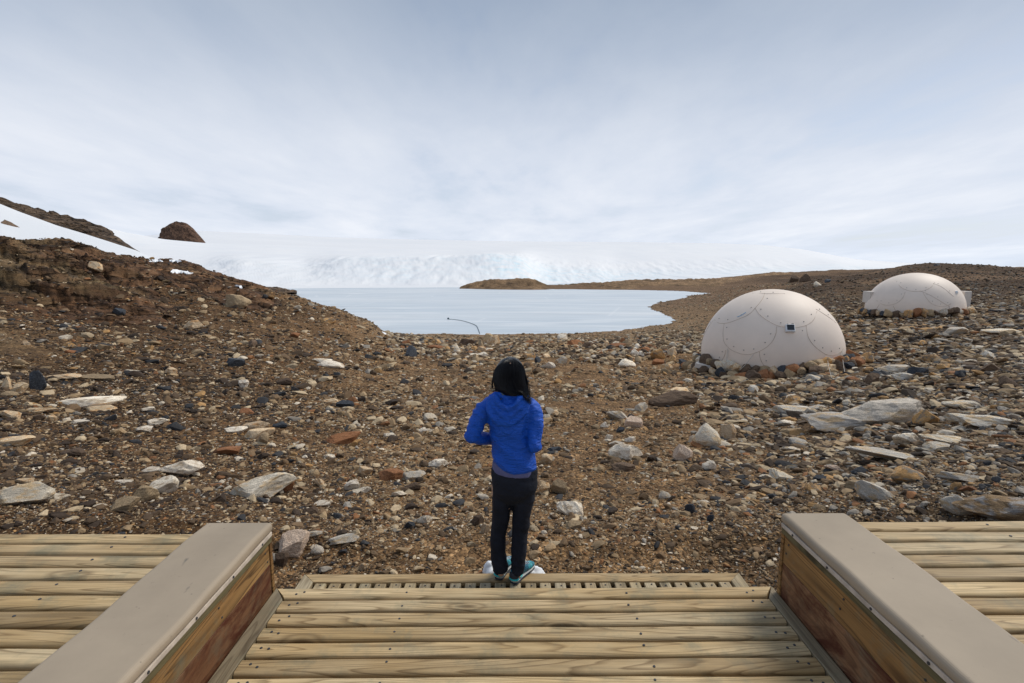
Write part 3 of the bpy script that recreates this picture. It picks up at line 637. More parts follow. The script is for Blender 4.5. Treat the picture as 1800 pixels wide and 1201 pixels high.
# px, py (centre), width px, height px, colour, tilt in the picture (deg, + = right end up), label
HERO = [
 (62, 674, 27, 30, 'slate', 0, 'dark slate rock standing on end, left of the long pale slabs'),
 (105, 663, 60, 9, 'cream', 4, 'narrow pale slab lying just right of the upright dark slate rock'),
 (168, 664, 64, 9, 'tan', -2, 'narrow tan slab ending the row right of the upright dark slate rock'),
 (10, 677, 17, 19, 'cream', 0, 'squarish cream block at the left edge above the tan flat stone'),
 (31, 684, 27, 15, 'cream', 0, 'rounded cream stone touching the upright dark slate rock on its left'),
 (12, 693, 30, 7, 'tan', 2, 'thin tan flat stone below the squarish cream block at the left edge'),
 (152, 708, 112, 17, 'white', 9, 'longest pale slab on the left slope, rising to the right'),
 (172, 719, 50, 10, 'cream', 4, 'cream slab tucked under the right end of the longest pale slab'),
 (62, 721, 52, 8, 'cream', 6, 'thin cream slab in line left of the longest pale slab'),
 (14, 731, 34, 15, 'cream', 2, 'rounded cream boulder at the left edge beside the thin cream slab'),
 (63, 735, 24, 10, 'brown', 0, 'dark brown stone under the thin cream slab on the left'),
 (137, 743, 34, 7, 'white', 3, 'flat whitish stone below the longest pale slab'),
 (88, 737, 20, 10, 'cream', 0, 'small cream stone right of the dark brown one on the left slope'),
 (22, 777, 52, 16, 'cream', 6, 'broad cream stone at the left edge, above the grey slab by the deck'),
 (125, 796, 44, 14, 'brown', 2, 'reddish dark brown slab on the left slope above the two white slabs'),
 (250, 756, 28, 10, 'white', 3, 'pointed whitish stone left of the cream slab pile'),
 (271, 742, 36, 11, 'white', 6, 'pale flat stone between the longest slab and the cream slab pile'),
 (313, 826, 72, 27, 'white', 20, 'upper of the two white slabs beside the left deck'),
 (283, 857, 50, 26, 'white', 32, 'lower of the two white slabs beside the left deck'),
 (247, 871, 46, 24, 'tan', 35, 'brown tan block touching the lower white slab'),
 (213, 890, 50, 22, 'tan', 12, 'layered tan block nearest the left raised deck'),
 (262, 826, 30, 9, 'white', 14, 'small white sliver left of the upper white slab'),
 (213, 848, 34, 6, 'white', 3, 'thin white stone between the grey slab and the white slabs'),
 (30, 873, 88, 34, 'grey', 18, 'large grey slab at the left edge just beyond the raised deck'),
 (96, 874, 36, 13, 'white', 2, 'speckled white stone right of the large grey slab'),
 (38, 846, 36, 10, 'cream', 8, 'cream stone above the large grey slab'),
 (437, 752, 62, 16, 'cream', 14, 'upper cream slab of the pile in the middle left'),
 (452, 764, 52, 18, 'cream', 18, 'lower cream slab of the pile in the middle left'),
 (462, 773, 26, 22, 'tan', -45, 'tan slab leaning at the right end of the cream pile'),
 (412, 757, 40, 11, 'white', 8, 'whitish stone at the left end of the cream pile'),
 (492, 748, 26, 10, 'slate', 0, 'dark slate stone at the right end of the cream pile'),
 (395, 794, 48, 14, 'rust', 10, 'rusty brown slab below the cream pile'),
 (455, 858, 112, 40, 'grey', 20, 'big grey boulder with a rusty right end in front of the left deck'),
 (502, 852, 30, 34, 'rust', -50, 'rusty rock leaning on the big grey boulder'),
 (606, 711, 31, 12, 'slate', 0, 'smooth dark slate stone alone on the gravel left of the woman'),
 (581, 705, 32, 8, 'cream', -8, 'thin cream stone touching the smooth dark slate stone'),
 (601, 773, 64, 17, 'rust', 14, 'long rust red slab left of the woman'),
 (580, 641, 46, 12, 'white', -6, 'pale flat slab far up the slope left of the woman'),
 (565, 634, 34, 6, 'white', -3, 'thin pale stone behind the pale flat slab'),
 (683, 765, 22, 8, 'white', 2, 'small white stone level with the rust red slab, nearer the woman'),
 (748, 757, 30, 8, 'white', -4, 'flat white stone nearest the woman\'s left elbow'),
 (577, 802, 24, 8, 'white', 0, 'bright white stone below the rust red slab'),
 (768, 815, 38, 16, 'white', -6, 'peaked white rock left of the woman\'s hips'),
 (640, 829, 28, 14, 'cream', -8, 'cream stone above left of the rusty boulder'),
 (686, 836, 44, 20, 'rust', 0, 'rounded rusty boulder left of the woman\'s legs'),
 (727, 838, 40, 17, 'grey', 4, 'flat grey stone touching the rounded rusty boulder'),
 (726, 856, 28, 14, 'brown', 6, 'dark brown stone under the flat grey stone'),
 (617, 856, 28, 17, 'white', 30, 'tilted white stone left of the rounded rusty boulder'),
 (639, 862, 25, 11, 'white', 0, 'white stone touching the tilted white stone'),
 (560, 850, 19, 14, 'cream', 0, 'blocky cream stone between the big grey boulder and the tilted white stone'),
 (565, 885, 29, 11, 'white', 14, 'white stone below the blocky cream stone'),
 (545, 898, 30, 12, 'brown', 0, 'brown stone below left of the white stone'),
 (512, 960, 58, 40, 'pink', 8, 'pinkish rounded boulder beside the end of the left parapet'),
 (557, 968, 22, 17, 'white', 6, 'pale stone right of the pinkish boulder'),
 (553, 940, 24, 8, 'grey', 0, 'small grey stone above right of the pinkish boulder'),
 (601, 950, 54, 15, 'blue', 14, 'striped blue grey stone near the wooden step'),
 (748, 914, 24, 15, 'white', 8, 'white and orange stone left of the woman\'s knees'),
 (720, 923, 20, 14, 'slate', 0, 'dark stone left of the white and orange one'),
 (838, 916, 26, 20, 'brown', 0, 'dark brown block touching the outline of the woman\'s left leg'),
 (853, 931, 16, 17, 'cream', 0, 'cream stone tucked behind the woman\'s left knee'),
 (638, 998, 14, 12, 'cream', 0, 'small cream stone at the front board of the wooden step'),
 (494, 985, 24, 22, 'brown', 0, 'brown stone between the left parapet and the wooden step'),
 (1181, 703, 86, 26, 'brown', 8, 'dark brown wedge shaped boulder in front of the near dome'),
 (1190, 688, 40, 10, 'cream', 8, 'cream stone behind the dark wedge shaped boulder'),
 (1128, 717, 25, 14, 'grey', 6, 'grey rounded stone at the left end of the dark wedge boulder'),
 (1085, 731, 36, 16, 'grey', -8, 'grey rough stone left of the dark wedge boulder'),
 (1114, 744, 30, 18, 'pink', 0, 'pinkish rough stone between the grey ones right of the woman'),
 (1062, 748, 14, 9, 'white', 0, 'small white stone nearest right of the woman\'s arm'),
 (1091, 757, 14, 9, 'slate', -20, 'small dark slate stone under the pinkish rough stone'),
 (1246, 770, 48, 36, 'grey', -12, 'large pale boulder with a dark left face in the middle right'),
 (1280, 762, 28, 24, 'cream', 0, 'cream rock behind the pale boulder with a dark left face'),
 (1218, 773, 15, 12, 'white', 0, 'white stone left of the pale boulder with a dark face'),
 (1101, 797, 60, 27, 'white', -14, 'big whitish rock right of the woman\'s elbow'),
 (1086, 781, 30, 12, 'grey', -10, 'grey slab behind the big whitish rock'),
 (1108, 773, 20, 10, 'white', -8, 'small bright stone behind the big whitish rock'),
 (1071, 771, 14, 11, 'white', 0, 'small pale block left of the big whitish rock'),
 (1097, 822, 42, 15, 'brown', 0, 'dark brown stone under the big whitish rock'),
 (1199, 800, 30, 25, 'pink', -40, 'pale pinkish rock below left of the boulder with a dark face'),
 (1246, 820, 23, 17, 'white', -10, 'whitish stone below the boulder with a dark face'),
 (959, 809, 24, 17, 'cream', 0, 'cream stone against the woman\'s right hip'),
 (975, 790, 26, 9, 'slate', 0, 'dark slate stone above the cream one at the woman\'s hip'),
 (957, 857, 22, 32, 'cream', 60, 'upright cream rock touching the woman\'s right thigh'),
 (983, 858, 27, 24, 'tan', -20, 'tan block beside the upright cream rock'),
 (1005, 894, 54, 29, 'white', -28, 'speckled white boulder right of the woman\'s knees'),
 (1009, 924, 30, 13, 'tan', 0, 'tan stone below the speckled white boulder'),
 (1169, 872, 24, 14, 'grey', 0, 'striped grey stone right of the speckled white boulder'),
 (1213, 896, 18, 16, 'slate', 0, 'dark slate stone right of the striped grey stone'),
 (1188, 905, 16, 11, 'cream', 0, 'cream stone below the striped grey stone'),
 (1250, 912, 16, 13, 'slate', 0, 'dark slate stone near the right parapet end'),
 (1347, 838, 22, 9, 'grey', 0, 'grey stone above the right parapet end'),
 (1562, 726, 166, 42, 'grey', -2, 'largest pale grey boulder with an orange right end, right of the near dome'),
 (1630, 738, 34, 22, 'orange', -30, 'orange end block of the largest pale boulder'),
 (1485, 743, 126, 26, 'blue', -6, 'broad blue grey slab in front of the largest pale boulder'),
 (1397, 722, 66, 14, 'blue', -6, 'blue grey slab left of the broad slab'),
 (1437, 717, 32, 9, 'blue', 0, 'small blue grey slab behind the broad slab'),
 (1381, 744, 28, 9, 'white', -6, 'white sliver left of the broad blue grey slab'),
 (1395, 757, 42, 8, 'tan', 0, 'thin tan slab below the white sliver'),
 (1597, 773, 46, 22, 'white', -4, 'pale grey block below the largest pale boulder'),
 (1580, 803, 150, 15, 'blue', -16, 'long blue grey slab crossing the slope on the right'),
 (1672, 773, 88, 14, 'grey', -22, 'long grey slab right of the pale grey block'),
 (1651, 787, 42, 15, 'grey', -8, 'short grey slab below the long grey one'),
 (1602, 838, 62, 26, 'orange', -10, 'tan boulder with orange stains above the right raised deck'),
 (1540, 868, 62, 26, 'blue', -28, 'blue grey rock nearest the right parapet'),
 (1700, 842, 84, 16, 'blue', -14, 'blue grey slab above the right raised deck'),
 (1684, 858, 26, 16, 'orange', 0, 'orange brown stone under the blue grey slab'),
 (1704, 861, 26, 12, 'rust', 0, 'rusty stone beside the orange brown one'),
 (1765, 895, 130, 42, 'stained', -14, 'orange topped outcrop rock at the right edge'),
 (1697, 895, 62, 26, 'blue', -34, 'dark blue grey rock left of the orange topped outcrop'),
 (1745, 742, 90, 17, 'blue', -12, 'blue grey slab at the right edge, level with the largest pale boulder'),
 (1700, 738, 60, 14, 'grey', -14, 'grey slab right of the largest pale boulder'),
 (1690, 712, 60, 14, 'grey', -8, 'grey slab behind the largest pale boulder'),
 (1396, 791, 40, 8, 'grey', -18, 'narrow grey slab between the parapet and the broad slab'),
 (1380, 838, 50, 15, 'grey', -30, 'grey pinkish slab nearest the right parapet corner'),
 (1467, 824, 30, 12, 'pink', -8, 'pinkish stone left of the long blue grey slab'),
 (1443, 841, 24, 10, 'slate', 0, 'dark stone under the pinkish one on the right'),
 (1512, 828, 30, 12, 'slate', 0, 'dark slate stone left of the tan orange stained boulder'),
 (1535, 670, 23, 18, 'brown', 0, 'round dark brown stone right of the near dome'),
 (1773, 675, 35, 19, 'brown', 0, 'dark brown round boulder at the right edge'),
 (1638, 631, 28, 10, 'orange', 0, 'bright orange stone below the far dome'),
 (1663, 645, 30, 9, 'orange', -3, 'yellow orange stone right of the bright orange one'),
 (1691, 657, 26, 10, 'slate', 0, 'dark slate stone right of the yellow orange one'),
 (1742, 648, 26, 14, 'brown', 0, 'brown slate stone with an orange top on the right slope'),
 (1575, 649, 60, 13, 'grey', -5, 'pale grey slab right of the near dome'),
 (1618, 655, 36, 14, 'slate', -5, 'dark grey slab right of the pale grey one'),
 (1590, 663, 34, 10, 'blue', 0, 'blue grey slab under the pale and dark grey slabs'),
 (1498, 668, 20, 8, 'rust', 0, 'rusty red stone at the right corner of the near dome'),
 (1760, 584, 60, 9, 'grey', -8, 'long grey slab on the slope right of the far dome'),
 (1680, 583, 44, 11, 'grey', 18, 'grey slab just below right of the far dome'),
 (1775, 586, 30, 8, 'tan', 0, 'tan flat stone right of the far dome'),
 (1157, 625, 27, 17, 'orange', 0, 'orange boulder left of the near dome'),
 (1157, 637, 20, 9, 'rust', 0, 'rusty block under the orange boulder left of the near dome'),
 (1132, 617, 32, 10, 'rust', -4, 'reddish slab left of the orange boulder'),
 (1085, 609, 34, 8, 'rust', 3, 'red brown slab along the shore ridge right of the woman'),
 (1103, 640, 32, 13, 'white', -4, 'whitish boulder on the shore ridge'),
 (1172, 647, 20, 11, 'cream', 0, 'cream block below the orange boulder'),
 (1010, 605, 28, 11, 'rust', 4, 'rusty rock on the shore ridge right of the woman\'s head'),
 (1035, 608, 24, 10, 'brown', 8, 'dark brown rock on the shore ridge'),
 (966, 643, 20, 11, 'white', 0, 'bluish white stone right of the woman\'s hair'),
 (866, 602, 26, 17, 'cream', 0, 'tall cream boulder on the shore ridge above the woman\'s head'),
 (820, 604, 28, 12, 'brown', 0, 'brown peaked rock left of the tall cream boulder'),
 (845, 616, 18, 10, 'cream', 0, 'pale block below the tall cream boulder'),
 (832, 626, 16, 7, 'white', 0, 'small pale block left of the woman\'s hair'),
 (848, 624, 20, 8, 'white', 0, 'pale stone touching the woman\'s hair outline on the left'),
 (762, 612, 30, 8, 'rust', 0, 'rusty flat rock on the shore ridge, left part'),
 (712, 605, 20, 8, 'rust', 0, 'reddish stone near the snow strip'),
 (715, 570, 14, 9, 'orange', 0, 'orange block at the brow above the snow strip'),
 (1396, 492, 14, 10, 'brown', 0, 'left one of two dark boulders on the far rise behind the near dome'),
 (1415, 491, 18, 13, 'brown', 0, 'right one of two dark boulders on the far rise behind the near dome'),
 (1456, 494, 11, 5, 'slate', 0, 'low dark stone right of the two dark boulders on the rise'),
 (1437, 501, 14, 8, 'grey', 0, 'grey stone below the two dark boulders on the rise'),
 (415, 533, 46, 20, 'tan', -24, 'rounded tan slab on the brow of the left slope'),
 (165, 474, 28, 12, 'cream', -18, 'pale rock lodged on the dark outcrop at the left'),
 (120, 608, 18, 9, 'orange', 0, 'orange stone on the left slope'),
 (208, 551, 22, 9, 'slate', 0, 'dark slate stone high on the left slope'),
 (335, 573, 34, 14, 'cream', 0, 'cluster topping pale rock high on the left slope'),
 (410, 639, 34, 14, 'slate', 0, 'dark slate rock midway up the left slope'),
 (298, 654, 22, 11, 'cream', 0, 'cream stone left of the dark slate rock on the slope'),
 (427, 677, 18, 12, 'white', 0, 'pale stone below the dark slate rock on the slope'),
 (500, 672, 30, 12, 'brown', 0, 'dark brown stone right of the pale one on the slope'),
 (517, 590, 18, 7, 'rust', 0, 'small reddish stone below the brow'),
 (575, 565, 26, 9, 'orange', 0, 'orange brown slab just under the brow by the lake'),
]
rr = random.Random(5)
hero_pos = []
for k, (px, py, w, h, kd, tilt, lab) in enumerate(HERO):
    base = on_ground(px, min(py + h * 0.35, 1010)); dep = depth_of(base)
    W = w / FPX * dep; dv = ray(px, py); elev = -dv[2] / math.hypot(dv[0], dv[1])
    Hh = h / FPX * dep
    # seen height is partly the depth of the stone on the slope
    depthm = W * (0.62 if w < 60 else 0.5) * (0.8 if h / w < 0.3 else 1.0)
    thick = min(max(0.75 * Hh, Hh * 1.2 - depthm * elev * 0.7), Hh * 1.1) * (0.95 if w > 100 else 1.0)
    o = place_rock('rock' if w * dep < 350 else 'boulder', (base[0], base[1] + depthm * 0.2, base[2] + thick * 0.30), (W / 2 * 1.04, depthm / 2 * 1.05, thick / 2 * 1.45),
                   (rr.uniform(-.12, .12), -R(tilt) * (0.35 if abs(tilt) < 25 else 0.75), R(tilt) * 0.9 + rr.uniform(-.1, .1)), kd, ROCKS, k * 5 + 3)
    tag(o, lab, 'rock'); hero_pos.append((base[0], base[1], W))
N_HERO = len(HERO)

# ------------------------------------------------------------------ domes
POD = []
POD.append(dict(c=np.array([math.tan(R(27.0) + YAW) * 21.0, 21.0, -2.30]), R=2.68, H=3.12))
POD.append(dict(c=np.array([math.tan(R(38.1) + YAW) * 36.2, 36.2, -1.62]), R=2.86, H=2.98))
MAT['pod'] = mat_plain('pod_shell', (0.80, 0.685, 0.585), 0.55, 0.35, 0.05, 0.9)
MAT['pod2'] = mat_plain('pod_trim', (0.62, 0.56, 0.50), 0.5, 0.4, 0.06, 3)
MAT['seam'] = mat_plain('seam_sealant', (0.52, 0.42, 0.33), 0.7, 0.2, 0.3, 5)
MAT['bolt'] = mat_plain('bolt_heads', (0.36, 0.32, 0.28), 0.5, 0.5, 0.1)
MAT['rope'] = mat_plain('pale_rope', (0.50, 0.47, 0.42), 0.8, 0.2, 0.2, 30)
MAT['white_paint'] = mat_plain('white_frame', (0.66, 0.68, 0.70), 0.4, 0.4, 0.05)
MAT['dark_glass'] = mat_plain('dark_glass', (0.012, 0.016, 0.022), 0.08, 0.6, 0.05)
MAT['blue_tape'] = mat_plain('blue_tape', (0.22, 0.44, 0.66), 0.5, 0.4, 0.05)
MAT['snow_patch'] = mat_snow('old_snow', (0.80, 0.83, 0.87), (0.90, 0.91, 0.92), 2.0)

def tube_np(pts, rad, n=6, closed=False):
    pts = np.asarray(pts, float); m = len(pts)
    rad = np.full(m, rad) if np.isscalar(rad) else np.asarray(rad)
    V = []
    tg = np.gradient(pts, axis=0); tg /= np.linalg.norm(tg, axis=1)[:, None] + 1e-12
    ref = np.array([0, 0, 1.0]) if abs(tg[0][2]) < 0.9 else np.array([1.0, 0, 0])
    for i in range(m):
        a = np.cross(tg[i], ref); a /= np.linalg.norm(a) + 1e-12; b = np.cross(a, tg[i]); ref = b
        for k in range(n):
            t = 2 * math.pi * k / n; V.append(pts[i] + rad[i] * (math.cos(t) * a + math.sin(t) * b))
    F = []
    for i in range(m - 1):
        for k in range(n): F.append([i * n + k, i * n + (k + 1) % n, (i + 1) * n + (k + 1) % n, (i + 1) * n + k])
    V.append(pts[0]); V.append(pts[-1])
    for k in range(n):
        F.append([len(V) - 2, (k + 1) % n, k, k]); F.append([len(V) - 1, (m - 1) * n + k, (m - 1) * n + (k + 1) % n, (m - 1) * n + (k + 1) % n])
    return V, F
class MB:
    def __init__(s): s.bm = bmesh.new()
    def tube(s, pts, rad, n=6):
        V, F = tube_np(pts, rad, n); vs = [s.bm.verts.new(v) for v in V]
        for f in F:
            try: s.bm.faces.new([vs[i] for i in dict.fromkeys(f)])
            except ValueError: pass
        return s
    def box(s, lo, hi, bev=0.0, seg=3, top_only=False):
        lo = Vector(lo); hi = Vector(hi); c = (lo + hi) / 2; d = hi - lo
        r = bmesh.ops.create_cube(s.bm, size=1.0, matrix=Matrix.Translation(c) @ Matrix.Diagonal((*d, 1)))
        if bev:
            es = list({e for v in r['verts'] for e in v.link_edges})
            if top_only: es = [e for e in es if all(v.co.z > c.z for v in e.verts)]
            bmesh.ops.bevel(s.bm, geom=es, offset=bev, segments=seg, profile=0.5, affect='EDGES')
        return s
    def ball(s, c, r, sub=2, sc=(1, 1, 1), rot=None):
        m = Matrix.Translation(Vector(c)) @ (rot.to_4x4() if rot is not None else Matrix()) @ Matrix.Diagonal((*sc, 1))
        bmesh.ops.create_icosphere(s.bm, subdivisions=sub, radius=r, matrix=m); return s
    def ring_loft(s, rings):
        """rings: list of (centre, rx, ry) horizontal ellipses, bottom to top or back; capped"""
        n = 28; rows = []
        for c, rx, ry in rings:
            rows.append([s.bm.verts.new((c[0] + rx * math.cos(2 * math.pi * k / n), c[1] + ry * math.sin(2 * math.pi * k / n), c[2])) for k in range(n)])
        for a, b in zip(rows[:-1], rows[1:]):
            for k in range(n): s.bm.faces.new([a[k], a[(k + 1) % n], b[(k + 1) % n], b[k]])
        s.bm.faces.new(rows[0][::-1]); s.bm.faces.new(rows[-1])
        bmesh.ops.recalc_face_normals(s.bm, faces=s.bm.faces[:])
        return s
    def build(s, name, mat, parent=None, smooth=False, loc=None): return bm_obj(name, s.bm, mat, parent, smooth, loc)

def dome_pt(pod, n):
    """surface point of the dome in direction n (unit, from a centre a little above its foot)"""
    return None
ZC = 0.50
def dome_ab(p): return p['R'], p['H'] - ZC
def dome_hit(p, px, py):
    a, b = dome_ab(p); c = p['c'] + np.array([0, 0, ZC]); d = ray(px, py); s = np.array([1 / a, 1 / a, 1 / b])
    o = (EYEP - c) * s; dd = d * s; A = dd @ dd; B = 2 * o @ dd; C = o @ o - 1; q = B * B - 4 * A * C
    if q < 0: q = 0
    t = (-B - math.sqrt(q)) / (2 * A); return EYEP + d * t
def dome_normal(p, P):
    a, b = dome_ab(p); c = p['c'] + np.array([0, 0, ZC]); n = (P - c) / np.array([a * a, a * a, b * b]); return n / np.linalg.norm(n)
def spline(pts, n=24):
    pts = np.asarray(pts, float); P = np.vstack([2 * pts[0] - pts[1], pts, 2 * pts[-1] - pts[-2]]); out = []
    for i in range(1, len(P) - 2):
        for t in np.linspace(0, 1, n, endpoint=False):
            out.append(0.5 * ((2 * P[i]) + (-P[i - 1] + P[i + 1]) * t + (2 * P[i - 1] - 5 * P[i] + 4 * P[i + 1] - P[i + 2]) * t * t + (-P[i - 1] + 3 * P[i] - 3 * P[i + 1] + P[i + 2]) * t ** 3))
    out.append(P[-2]); return np.array(out)
SEAMS1 = [
 [(1327, 541), (1334, 551), (1346, 561), (1366, 572), (1385, 575), (1402, 575), (1418, 571), (1430, 562), (1436, 547)],
 [(1256, 562), (1265, 568), (1280, 567), (1300, 560), (1318, 551), (1332, 536), (1341, 524), (1344, 515)],
 [(1273, 569), (1271, 585), (1273, 601), (1283, 613), (1297, 620), (1312, 623), (1328, 620), (1346, 611), (1358, 599), (1364, 585), (1365, 574)],
 [(1417, 572), (1420, 590), (1428, 604), (1440, 615), (1453, 623), (1466, 624), (1477, 619), (1483, 611)],
 [(1434, 543), (1447, 551), (1459, 559), (1470, 568)],
 [(1276, 615), (1274, 624), (1268, 634), (1260, 643)],
 [(1335, 618), (1336, 628), (1340, 638), (1346, 646)],
 [(1480, 616), (1482, 630), (1483, 645)],
 [(1254, 563), (1245, 575), (1238, 588), (1234, 600)],
 [(1322, 515), (1342, 516), (1362, 516), (1380, 516)],
]
SEAMS2 = [
 [(1576, 494), (1582, 503), (1592, 509), (1606, 512), (1622, 511), (1636, 505), (1643, 496)],
 [(1541, 528), (1552, 535), (1564, 536), (1577, 532), (1587, 523), (1591, 513)],
 [(1622, 513), (1628, 523), (1637, 533), (1650, 538), (1662, 538), (1672, 533)],
 [(1617, 511), (1632, 517), (1648, 526), (1664, 536), (1680, 545)],
 [(1640, 498), (1655, 504), (1668, 514), (1676, 521)],
 [(1570, 537), (1574, 545), (1580, 552)],
 [(1668, 536), (1669, 545), (1671, 552)],
 [(1546, 535), (1541, 542), (1537, 548)],
]
pod_objs = []
for pi, p in enumerate(POD):
    a, b = dome_ab(p); c = p['c']
    root = empty('dome_tent', tuple(c)); pod_objs.append(root)
    # shell: an ellipsoid cut at the foot, tucked in below its widest line
    nu, nv = 128, 64; th = np.linspace(math.pi / 2, -math.asin(min(0.9, ZC / b)), nv)
    T, Ph = np.meshgrid(th, np.linspace(0, 2 * math.pi, nu, endpoint=False), indexing='ij')
    X = a * np.cos(T) * np.cos(Ph); Yv = a * np.cos(T) * np.sin(Ph); Z = b * np.sin(T) + ZC
    V = np.stack([X, Yv, Z], -1).reshape(-1, 3)
    F = [[i * nu + k, (i + 1) * nu + k, (i + 1) * nu + (k + 1) % nu, i * nu + (k + 1) % nu] for i in range(nv - 1) for k in range(nu)]
    mesh_np('shell', V, np.array(F), MAT['pod'], root)
    # seams of the overlapping panels, with their mirror images round the back
    for si, s in enumerate(SEAMS1 if pi == 0 else SEAMS2):
        pts = np.array([dome_hit(p, *q) - c for q in s]); pts = spline(pts, 8)
        off = np.array([dome_normal(p, q + c) for q in pts])
        for sgn in (1, -1):
            R2 = np.array([[sgn, 0, 0], [0, sgn, 0], [0, 0, 1]])
            MB().tube((pts + off * 0.002) @ R2, 0.009 if pi == 0 else 0.011, 6).build('seam', MAT['seam'], root, True)
        # bolts beside the seam
        L = len(pts)
        if L > 20:
            for k in range(4, L - 3, 11):
                q = pts[k]; n = off[k]; tng = pts[k + 1] - pts[k]; tng /= np.linalg.norm(tng); side = np.cross(n, tng)
                q2 = q + side * (0.16 if side[2] > 0 else -0.16)
                n2 = dome_normal(p, q2 + c); cc = c + np.array([0, 0, ZC]); v = (q2 + c - cc); kx = 1 / math.sqrt((v[0] / a) ** 2 + (v[1] / a) ** 2 + (v[2] / b) ** 2); q2 = v * kx + cc - c
                MB().ball(q2, 0.024, 2, (1, 1, 1)).build('bolt', MAT['bolt'], root, True)
    if pi == 0:
        tag(root, 'near beige dome tent with a small dark window, ringed with stones', 'dome tent')
        # the vent window
        P = dome_hit(p, 1388, 578) - c; n = dome_normal(p, P + c); f = Vector((-n[0] * 0 + n[0], n[1], n[2]))
        zax = Vector((0, 0, 1)); xax = zax.cross(f).normalized(); yax = f.cross(xax).normalized()
        rot = Matrix((xax, yax, f)).transposed()
        Mx = Matrix.Translation(Vector(P) + f * 0.03) @ rot.to_4x4()
        b1 = MB().box((-0.16, -0.15, -0.05), (0.16, 0.15, 0.10), 0.035); bmesh.ops.transform(b1.bm, matrix=Mx, verts=b1.bm.verts); wf = b1.build('window_frame', MAT['white_paint'], root)
        b2 = MB().box((-0.12, -0.09, 0.1), (0.12, 0.12, 0.112), 0.004); bmesh.ops.transform(b2.bm, matrix=Mx, verts=b2.bm.verts); b2.build('window_pane', MAT['dark_glass'], wf)
        b3 = MB().box((-0.10, 0.15, 0.0), (-0.05, 0.19, 0.06), 0.01).box((0.05, 0.15, 0.0), (0.10, 0.19, 0.06), 0.01); bmesh.ops.transform(b3.bm, matrix=Mx, verts=b3.bm.verts); b3.build('window_hinge', MAT['bolt'], wf)
        # blue tape on the seam
        tp = np.array([dome_hit(p, x, y) - c for x, y in ((1296, 557), (1303, 554), (1311, 549))]); MB().tube(spline(tp, 6) * 1.002, 0.014, 6).build('tape_strip', MAT['blue_tape'], root)
        # skirt boards at the two ends
        q0 = at_z(1216, 631, -2.22) - c; q1 = at_z(1247, 647, -2.25) - c
        b = MB(); b.box((-0.45, -0.55, -0.22), (0.42, 0.35, -0.02), 0.02); bmesh.ops.transform(b.bm, matrix=Matrix.Translation(Vector((-2.70, -0.55, 0.16))) @ Matrix.Rotation(R(-32), 4, 'Z') @ Matrix.Rotation(R(8), 4, 'Y'), verts=b.bm.verts); b.build('base_plate', MAT['pod2'], root)
        q = dome_hit(p, 1480, 645) - c
        b = MB(); b.box((-0.25, -0.5, -0.25), (0.45, 0.3, 0.05), 0.02); bmesh.ops.transform(b.bm, matrix=Matrix.Translation(Vector((1.55, -2.35, 0.30))) @ Matrix.Rotation(R(38), 4, 'Z'), verts=b.bm.verts); b.build('base_plate', MAT['pod2'], root)
        # guy ropes
        for (ax, ay), (bx, by) in (((1279, 612), (1273, 664)), ((1281, 615), (1273, 664)), ((1480, 617), (1485, 655)), ((1325, 622), (1300, 650)), ((1454, 628), (1463, 668))):
            A = dome_hit(p, ax, ay); B = on_ground(bx, by)
            if A[1] < B[1]: B = np.array([*at_y(bx, by, A[1] - 0.25)]); 
            pts = np.array([A + (B - A) * t for t in np.linspace(0, 1, 12)]); pts[:, 2] -= 0.05 * np.sin(np.linspace(0, math.pi, 12))
            MB().tube(pts - c, 0.008, 6).build('guy_rope', MAT['rope'], root, True)
    else:
        tag(root, 'far beige dome tent with small side boxes, upper right', 'dome tent')
        for px, w, yy in ((1537, 0.5, 0.7), (1684, 0.55, 0.6)):
            q = at_y(px, 522, c[1] + 0.3) - c
            b = MB(); b.box((-0.30, -0.5, -0.45), (0.30, 0.6, 0.38), 0.03) if px < 1600 else b.box((-0.30, -0.5, -0.75), (0.30, 0.6, 0.45), 0.03); bmesh.ops.transform(b.bm, matrix=Matrix.Translation(Vector((q[0] + (0.30 if px < 1600 else -0.08), q[1] + (0.75 if px < 1600 else -0.3), q[2]))) @ Matrix.Rotation(R(10 if px > 1600 else -10), 4, 'Z'), verts=b.bm.verts); b.build('side_box', MAT['pod2'], root)
        P = dome_hit(p, 1681, 514) - c; n = dome_normal(p, P + c)
        MB().ball(P, 0.14, 2, (0.7, 0.7, 1)).build('vent', MAT['white_paint'], root, True)

